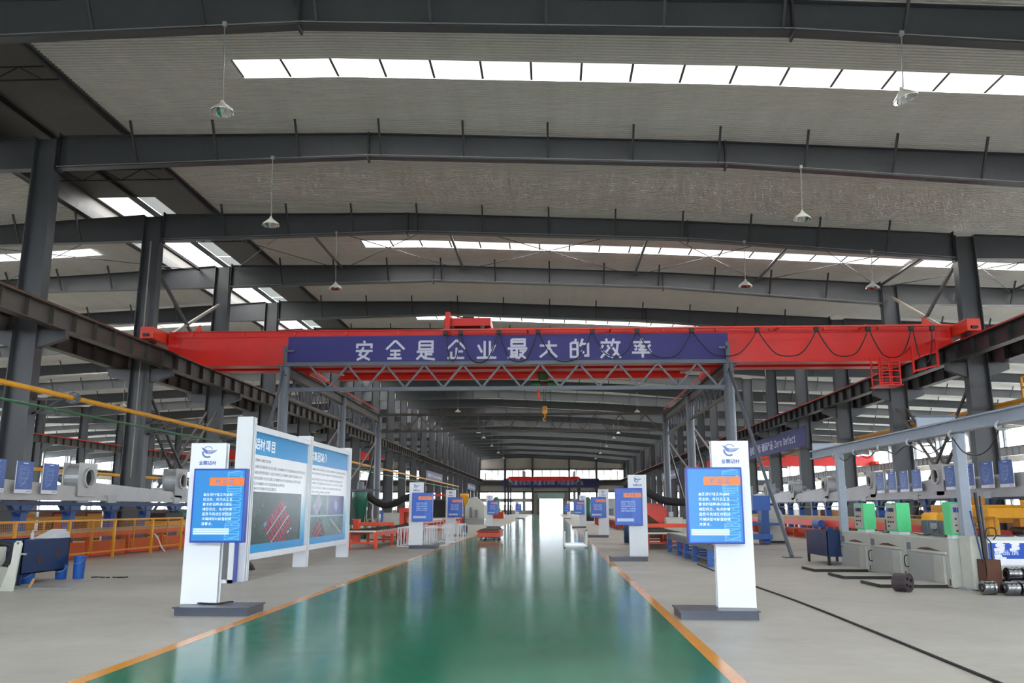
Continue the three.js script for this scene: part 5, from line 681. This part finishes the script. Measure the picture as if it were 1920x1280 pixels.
// die ovens
for (let i = 0; i < 3; i++) {
  const d0 = 20.45 - i * 2.0, d1 = d0 + 1.96, x = 7.33, n = ['farthest', 'middle', 'nearest'][i];
  const g = thing('die_oven', `${n} of three pale grey die ovens in a row under the jib frame`, 'oven', [x, 0, d0]);
  mb().rbox(x, x + 1.35, 0.01, 0.88, d0, d1, 0.012).build('casing', M.oven, g); mb().box(x - 0.02, x, 0.6, 0.64, d0 + 0.12, d1 - 0.3).build('door_lip', M.cream, g); const door = mb().rbox(x - 0.03, x, 0.03, 0.58, d0 + 0.62, d1 - 0.1, 0.006).build('door', M.ovenDoor, g); mb().rbox(x - 0.05, x, 0.03, 0.57, d0 + 0.18, d0 + 0.6, 0.006).build('door', M.oven, g);
  mb().tube([[x - 0.03, 0.5, d1 - 0.14], [x - 0.09, 0.49, d1 - 0.14], [x - 0.09, 0.28, d1 - 0.14], [x - 0.03, 0.27, d1 - 0.14]], 0.012, 16, 6).build('handle', M.black, door); mb().box(x - 0.01, x, 0.62, 0.76, d1 - 0.24, d1 - 0.06).build('vent_plate', M.motor, g); const r = mb(); r.prism([[d0 + 0.35, 0.645], [d1 - 0.5, 0.645], [d1 - 0.75, 0.685], [d0 + 0.9, 0.7]], 'x', x - 0.003, x + 0.001); r.box(x - 0.003, x + 0.001, 0.05, 0.16, d0 + 0.04, d0 + 0.1); r.build('rust_stain', M.rust, g);
  const c = thing('control_box', `bright green control box with grey panel on the ${n} die oven`, 'control box', [x + 0.3, 0.88, d1 - 0.9]), a = i === 2 ? d0 + 0.1 : d1 - 1.35, e = a + 0.62, cx = x + 0.12;
  if (i < 2) {
    mb().box(cx + 0.04, cx + 0.26, 0.88, 0.95, a + 0.04, e - 0.04).build('foot', M.white, c); mb().rbox(cx, cx + 0.29, 0.95, 1.56, a, e, 0.01).build('box', M.ovenGreen, c);
    const pn = mb().box(cx - 0.01, cx, 0.99, 1.52, a + 0.05, e - 0.05).build('panel', M.ovenPanel, c);
    for (let k = 0; k < 3; k++) { mb().box(cx - 0.022, cx - 0.01, 1.37, 1.45, a + 0.12 + k * 0.13, a + 0.22 + k * 0.13).build('meter', k === 2 ? M.panelBlue : M.black, pn); for (let q = 0; q < 2; q++) mb().rod([cx - 0.03, 1.25 - q * 0.1, a + 0.17 + k * 0.13], [cx - 0.01, 1.25 - q * 0.1, a + 0.17 + k * 0.13], 0.018, 10).build('button', q === 0 && k === 0 ? M.red : M.black, pn); } mb().rod([cx - 0.03, 1.06, e - 0.2], [cx - 0.01, 1.06, e - 0.2], 0.022, 10).build('button', M.black, pn);
  } else {
    mb().box(cx + 0.03, cx + 0.3, 0.88, 0.95, a + 0.04, a + 0.26).build('foot', M.white, c); mb().rbox(cx, cx + 0.36, 0.95, 1.56, a, a + 0.3, 0.01).build('box', M.ovenGreen, c);
    const pn = mb().box(cx + 0.03, cx + 0.31, 0.98, 1.53, a - 0.01, a).build('panel', M.ovenPanel, c);
    for (let k = 0; k < 3; k++) { mb().box(cx + 0.06 + k * 0.08, cx + 0.12 + k * 0.08, 1.37, 1.46, a - 0.022, a - 0.01).build('meter', k ? M.black : M.panelBlue, pn); for (let q = 0; q < 2; q++) mb().rod([cx + 0.09 + k * 0.08, 1.25 - q * 0.12, a - 0.03], [cx + 0.09 + k * 0.08, 1.25 - q * 0.12, a - 0.01], 0.016, 10).build('button', q === 0 && k === 2 ? M.red : M.black, pn); } mb().rod([cx + 0.1, 1.03, a - 0.03], [cx + 0.1, 1.03, a - 0.01], 0.018, 10).build('button', M.black, pn);
  }
  const m = thing('fan_motor', `grey electric motor with yellow cap on top of the ${n} die oven`, 'motor', [x + 0.7, 0.88, d0 + 0.5]), mx = x + 0.7, md = i === 2 ? d0 + 1.5 : d0 + 0.25; mb().rod([mx, 0.9, md], [mx, 1.2, md], 0.19, 20).build('body', M.motor, m); const fin = mb(); for (let k = 0; k < 16; k++) { const t = k * Math.PI / 8; fin.bar([mx + Math.cos(t) * 0.2, 0.94, md + Math.sin(t) * 0.2], [mx + Math.cos(t) * 0.2, 1.18, md + Math.sin(t) * 0.2], 0.012, 0.02); } fin.build('cooling_fin', M.motor, m); mb().lathe([[0, 0.16], [0.12, 0.155], [0.19, 0.12], [0.2, 0]], [mx, 1.2, md], 20).build('cap', M.yellow, m); mb().box(mx - 0.22, mx + 0.22, 0.88, 0.9, md - 0.22, md + 0.22).build('flange', M.motor, m); mb().rbox(mx - 0.12, mx + 0.1, 1.02, 1.14, md - 0.27, md - 0.18, 0.01).build('terminal_box', M.galv, m);
  mb().tube([[mx, 1.06, md - 0.27], [mx - 0.1, 0.95, md - 0.35], [mx - 0.3, 0.91, md - 0.45], [cx + 0.4, 0.92, a + 0.3]], 0.014, 20, 6).build('cable', M.black, m);
  const p = thing('floor_plate', `thin dark edged steel plate lying before the ${n} die oven`, 'plate', [6.6, 0, d0 + 0.9]); mb().box(6.05, 7.28, 0.005, 0.06, d0 + 0.08, d0 + 1.1).build('edge', M.black, p); mb().box(6.07, 7.26, 0.06, 0.065, d0 + 0.1, d0 + 1.08).build('top', M.concrete, p);
}
{ // die wheel, rolls, jib rail
  const g = thing('die_ring', 'dark steel die cylinder with holes lying before the nearest oven', 'die', [6.25, 0.18, 15.7]); const holes = []; for (let k = 0; k < 4; k++) holes.push(Array.from({ length: 10 }, (_, i) => [Math.cos(k * Math.PI / 2 + 0.5) * 0.08 + Math.cos(i * 0.628) * 0.032, Math.sin(k * Math.PI / 2 + 0.5) * 0.08 + Math.sin(i * 0.628) * 0.032]));
  const disc = Array.from({ length: 32 }, (_, i) => [Math.cos(i * Math.PI / 16) * 0.158, Math.sin(i * Math.PI / 16) * 0.158]);
  const body = mb().prism(disc, 'd', 0, 0.05, holes).geo(); body.translate(0, 0, 0); const b2 = mb().prism(disc, 'd', 0.05, 0.24).geo(); const gg = mergeGeometries([body, b2]); const m = new THREE.Mesh(gg, M.die); m.name = 'cylinder'; m.rotation.y = 0.7; m.position.y = -0.02; m.castShadow = m.receiveShadow = true; g.add(m);
  const ring = new THREE.Mesh(new THREE.TorusGeometry(0.155, 0.01, 8, 32), M.steelDark); ring.name = 'rim'; ring.rotation.y = 0.7; ring.position.set(0, -0.02, 0); g.add(ring);
  let proto = null, n = 0;
  const roll = (x, y, d, ry, where) => { const label = `shiny grooved steel roll, ${where}`;
    if (!proto) { proto = thing('steel_roll', label, 'roll', [x, y, d], 'shiny steel rolls heaped at the right edge'); const o = [0, 0, 0]; proto.position.set(0, 0, 0); mb().lathe([[0, -0.12], [0.1, -0.12], [0.118, -0.1], [0.118, -0.035], [0.104, -0.03], [0.104, -0.01], [0.118, -0.005], [0.118, 0.05], [0.104, 0.055], [0.104, 0.07], [0.118, 0.075], [0.118, 0.1], [0.1, 0.12], [0, 0.12]], o, 28, 'x').build('body', M.chrome, proto); mb().lathe([[0.045, -0.125], [0.07, -0.125], [0.07, 0.125], [0.045, 0.125]], o, 20, 'x').build('hub', M.black, proto); proto.position.copy(P([x, y, d])); proto.rotation.y = ry; return; }
    const c = copy(proto, [x, y, d], label); c.rotation.y = ry; };
  const wh = ['leftmost of the heap beside the pale post', 'lying second from the left in front', 'lying third from the left in front', 'lying fourth from the left in front', 'lying at the right end of the front row'];
  [[7.42, 15.32, 0.15], [7.72, 15.18, 0.2], [7.99, 15.22, 0.15], [8.25, 15.24, 0.08], [8.51, 15.26, 0.08]].forEach(([x, d, r], i) => roll(x, 0.12, d, r, wh[i]));
  for (let j = 0; j < 3; j++) for (let i = 0; i < 3; i++) roll(8.0 + i * 0.27, j === 2 ? 0.325 : 0.12, [15.49, 15.73, 15.61][j], 0.08, `in row ${ORD[j + 1]} of the heap, ${['left', 'middle', 'right'][i]} of three`);
  const r = thing('jib_rail', 'pale grey hoist rail on square posts above the die ovens', 'rail', [7.5, 0, 20]);
  mb().box(7.42, 7.6, 3.03, 3.06, 12.6, 24.9).box(7.42, 7.6, 2.82, 2.85, 12.6, 24.9).box(7.5, 7.52, 2.83, 3.05, 12.6, 24.9).build('rail_beam', M.railGrey, r);
  for (const [d, x] of [[16.3, 7.62], [22.4, 7.42]]) { mb().rbox(x - 0.09, x + 0.09, 0, 2.82, d - 0.09, d + 0.09, 0.02).build('post', M.railGrey, r); mb().box(x - 0.2, x + 0.2, 0, 0.03, d - 0.2, d + 0.2).build('base_plate', M.railGrey, r); for (const s of [-1, 1]) mb().prism([[d + s * 0.09, 0.03], [d + s * 0.2, 0.03], [d + s * 0.09, 0.25]], 'x', x - 0.01, x + 0.01).build('gusset', M.railGrey, r); }
  for (const d of [14.4, 16.1, 18.0, 19.6, 21.2, 22.7]) { mb().tube([[7.42, 2.86, d], [7.36, 2.8, d], [7.38, 2.74, d], [7.55, 2.74, d]], 0.022, 12, 8).build('trolley_hook', M.galv, r); }
  const cd = [14.4, 16.1, 18.0, 19.6, 21.2, 22.7]; const f = thing('rail_cable', 'thin dark cable looping below the pale hoist rail', 'cable', [7.4, 2.7, 18]); for (let i = 0; i + 1 < cd.length; i++) { const a = cd[i], b = cd[i + 1], lo = [2.35, 2.5, 2.6, 2.6, 2.62][i]; mb().tube([[7.42, 2.74, a], [7.42, lo + 0.1, a + (b - a) * 0.22], [7.42, lo, (a + b) / 2], [7.42, lo + 0.1, b - (b - a) * 0.22], [7.42, 2.74, b]], 0.012, 24, 6).build('cable_loop', M.black, f); }
  const s = thing('hanging_panel', 'flat pale grey panel on top of the hoist rail', 'panel', [8, 3.2, 18]); mb().box(7.7, 8.5, 3.07, 3.34, 18.2, 18.25).build('panel', M.railGrey, s); mb().box(7.68, 8.52, 3.33, 3.36, 18.17, 18.28).build('edge', M.gantry, s); const s2 = thing('hanging_panel', 'second pale panel at the far end of the hoist rail', 'panel', [8, 3.2, 24.5]); mb().box(7.4, 8.3, 3.07, 3.25, 24.5, 24.55).build('panel', M.railGrey, s2);
  const c = thing('floor_cable', 'black cable lying straight on the concrete right of the nearest right stand', 'cable', [3.8, 0, 15]); mb().tube([[3.7, 0.012, 6.5], [3.8, 0.012, 10.7], [3.84, 0.012, 13.9], [3.76, 0.012, 18], [3.78, 0.012, 23]], 0.016, 60, 6).build('cable', M.rubber, c);
}
{ // machine with torn sign, tool bin
  const g = thing('sign_cabinet', 'pale machine casing with a torn blue and white sign at the right edge', 'machine', [8.5, 0, 15.9]); mb().rbox(7.5, 10.5, 0.02, 0.95, 15.98, 16.42, 0.015).build('casing', M.cream, g); for (let i = 0; i < 5; i++) mb().box(7.65 + i * 0.35, 7.93 + i * 0.35, 0.95, 0.975, 15.96, 16.02).build('edge_strip', M.navy, g); plane('torn_sign', 1.1, 0.43, M.tornSign, g, [8.36, 0.66, 15.97]);
  const b = thing('tool_box', 'rusty brown tool box with tongs and bars standing upright', 'tool box', [7.68, 0, 15.77]); for (const [x0, x1, a, e] of [[7.56, 7.57, 15.62, 15.92], [7.81, 7.82, 15.62, 15.92], [7.56, 7.82, 15.62, 15.63], [7.56, 7.82, 15.91, 15.92]]) mb().box(x0, x1, 0.02, 0.56, a, e).build('side', M.rust, b); mb().box(7.56, 7.82, 0.01, 0.03, 15.62, 15.92).build('bottom', M.rust, b);
  const bar = (l, p, q, r, m, y) => { const t = thing('steel_bar', l, 'tool', [p[0], p[1], p[2]]); mb().rod(p, q, r, 8).build('shaft', m, t); if (y) mb().tube(y, r * 0.8, 14, 6).build('grip', m, t); };
  bar('thick dark bar leaning upright in the rusty tool box', [7.66, 0.05, 15.77], [7.58, 1.72, 15.77], 0.035, M.black); bar('second dark bar beside the thick one in the rusty tool box', [7.7, 0.05, 15.82], [7.68, 1.66, 15.82], 0.025, M.steelDark); bar('blue painted bar leaning left of the rusty tool box', [7.6, 0.3, 15.72], [7.46, 1.4, 15.77], 0.018, M.navy); bar('hooked dark tongs in the rusty tool box', [7.75, 0.05, 15.75], [7.75, 0.85, 15.75], 0.014, M.black, [[7.75, 0.85, 15.75], [7.68, 0.95, 15.75], [7.7, 1.08, 15.75], [7.84, 1.1, 15.75], [7.86, 0.98, 15.75], [7.8, 0.9, 15.75]]);
  const y = thing('yellow_loader', 'yellow billet loader arm behind the sign at the right edge', 'machine', [14, 0, 26]); mb().rbox(12.6, 15.1, 1.15, 1.45, 25.6, 26.6, 0.03).build('arm', M.yellow, y); mb().box(12.7, 13.0, 0, 1.15, 25.8, 26.2).build('leg', M.yellow, y); mb().rbox(14.0, 15.1, 1.45, 1.68, 25.8, 26.5, 0.03).build('carriage', M.yellow, y); mb().rod([13.7, 0.75, 25.6], [13.7, 0.75, 26.4], 0.16, 16).build('roller', M.steelDark, y); mb().box(12.4, 15.1, 0.5, 0.8, 26.2, 26.6).build('lower_beam', M.orangeDark, y);
  const z = thing('yellow_loader', 'yellow loader machine seen above the ovens between the green boxes', 'machine', [13.5, 0, 28.5]); mb().rbox(12.4, 15.1, 1.25, 1.55, 28, 28.9, 0.04).build('beam', M.yellow, z); mb().rbox(12.9, 14.6, 0.98, 1.25, 28.1, 28.8, 0.03).build('carriage', M.yellowDark, z); for (const x of [12.55, 14.95]) mb().box(x - 0.1, x + 0.1, 0, 1.25, 28.2, 28.6).build('leg', M.yellow, z); mb().rbox(13.5, 13.85, 1.55, 1.8, 28.2, 28.6, 0.05).build('motor', M.yellowDark, z); mb().box(12.3, 15.1, 0.5, 0.75, 27.9, 28.1).build('guard_rail', M.redLamp, z);
  const q = thing('mesh_fence', 'low yellow mesh guard before the right conveyor', 'fence', [12, 0, 26]); for (const d of [24, 25.5, 27, 28.5, 30]) mb().box(11.97, 12.03, 0, 1.2, d - 0.03, d + 0.03).build('post', M.yellowDark, q); for (const yy of [0.9, 1.2]) mb().box(11.98, 12.02, yy - 0.02, yy + 0.02, 24, 30).build('rail', M.yellowDark, q); const w = mb(); for (let d = 24; d < 30; d += 0.12) w.box(11.995, 12.005, 0.9, 1.2, d - 0.003, d + 0.003); w.build('wire_mesh', M.wire, q);
}
{ // right cooling duct with fans and posters
  const g = thing('cooling_duct', 'long grey air duct with sloping top on blue frames along the right columns', 'duct', [16, 0, 40]), X0 = 15.45, X1 = 16.6, fd = [35.0, 42.2, 49.2, 56, 62.6, 69.5];
  const top = []; [28, ...fd].forEach((d, k) => { const e = fd[k] ?? 76; top.push([d, 2.64], [e, k ? 2.24 : 2.5]); }); mb().prism([[22, 1.95], [76, 1.95], ...top.slice().reverse(), [22, 2.64]], 'x', X0, X1).build('duct', M.duct, g); mb().box(X0 - 0.12, X0 + 0.1, 1.82, 1.95, 22, 76).build('rail', M.duct, g); for (let d = 25; d < 76; d += 6) mb().rbox(X0 - 0.15, X0 + 0.1, 1.78, 2.0, d - 0.25, d + 0.25, 0.01).build('rail_clamp', M.galv, g);
  for (let i = 0; i < 20; i++) { const d = 23.6 + i * 2.6; mb().box(X0 + 0.02, X0 + 0.32, 0, 1.82, d - 0.15, d + 0.15).build('leg', M.blue, g); mb().prism([[d - 0.15, 1.35], [d - 0.7, 1.8], [d + 0.7, 1.8], [d + 0.15, 1.35]], 'x', X0 + 0.08, X0 + 0.26).build('gusset', M.navy, g); } mb().box(X0 + 0.05, X1, 1.75, 1.82, 22, 76).build('top_beam', M.navy, g); mb().box(X0 - 0.14, X0 - 0.05, 1.48, 1.55, 22, 76).build('lower_bar', M.black, g);
  fd.forEach((d, i) => fan(15.4, d, 2.1, -1, `galvanized fan with round inlet on the right duct, ${ORD[i]} from the right`, 0.88));
  [[29.6, 2.14], [30.9, 2.14], [32.25, 2.14], [33.65, 2.14], [36.75, 2.14], [38.05, 2.14], [39.35, 2.14], [40.75, 2.14]].forEach(([d, y], i) => poster(15.32, y, d, -1, i, 0.9, 0.9, `blue poster on the right cooling duct, ${ORD[i]} from the right`));
  const b = thing('storage_racks', 'brown and blue shelving behind the right cooling duct', 'shelving', [19.2, 0, 50]); for (let i = 0; i < 14; i++) { const d = 30 + i * 2.6; mb().rbox(19.2, 19.8, 0, 1.35, d, d + 1.5, 0.02).build('cabinet', i % 3 ? M.tan : M.rust, b); mb().box(19.15, 19.2, 0.1, 1.25, d + 0.1, d + 1.4).build('door', i % 2 ? M.yellowDark : M.rust, b); }
  const c = thing('storage_racks', 'yellow and brown shelving behind the left cooling duct', 'shelving', [-21, 0, 40]); for (let i = 0; i < 12; i++) { const d = 25 + i * 2.6; mb().rbox(-21.6, -21, 0, 1.3, d, d + 1.4, 0.02).build('cabinet', i % 3 ? M.rust : M.tan, c); mb().box(-21.0, -20.95, 0.1, 1.2, d + 0.1, d + 1.3).build('door', i % 2 ? M.yellowDark : M.orangeDark, c); }
}

renderer.render(scene, camera);
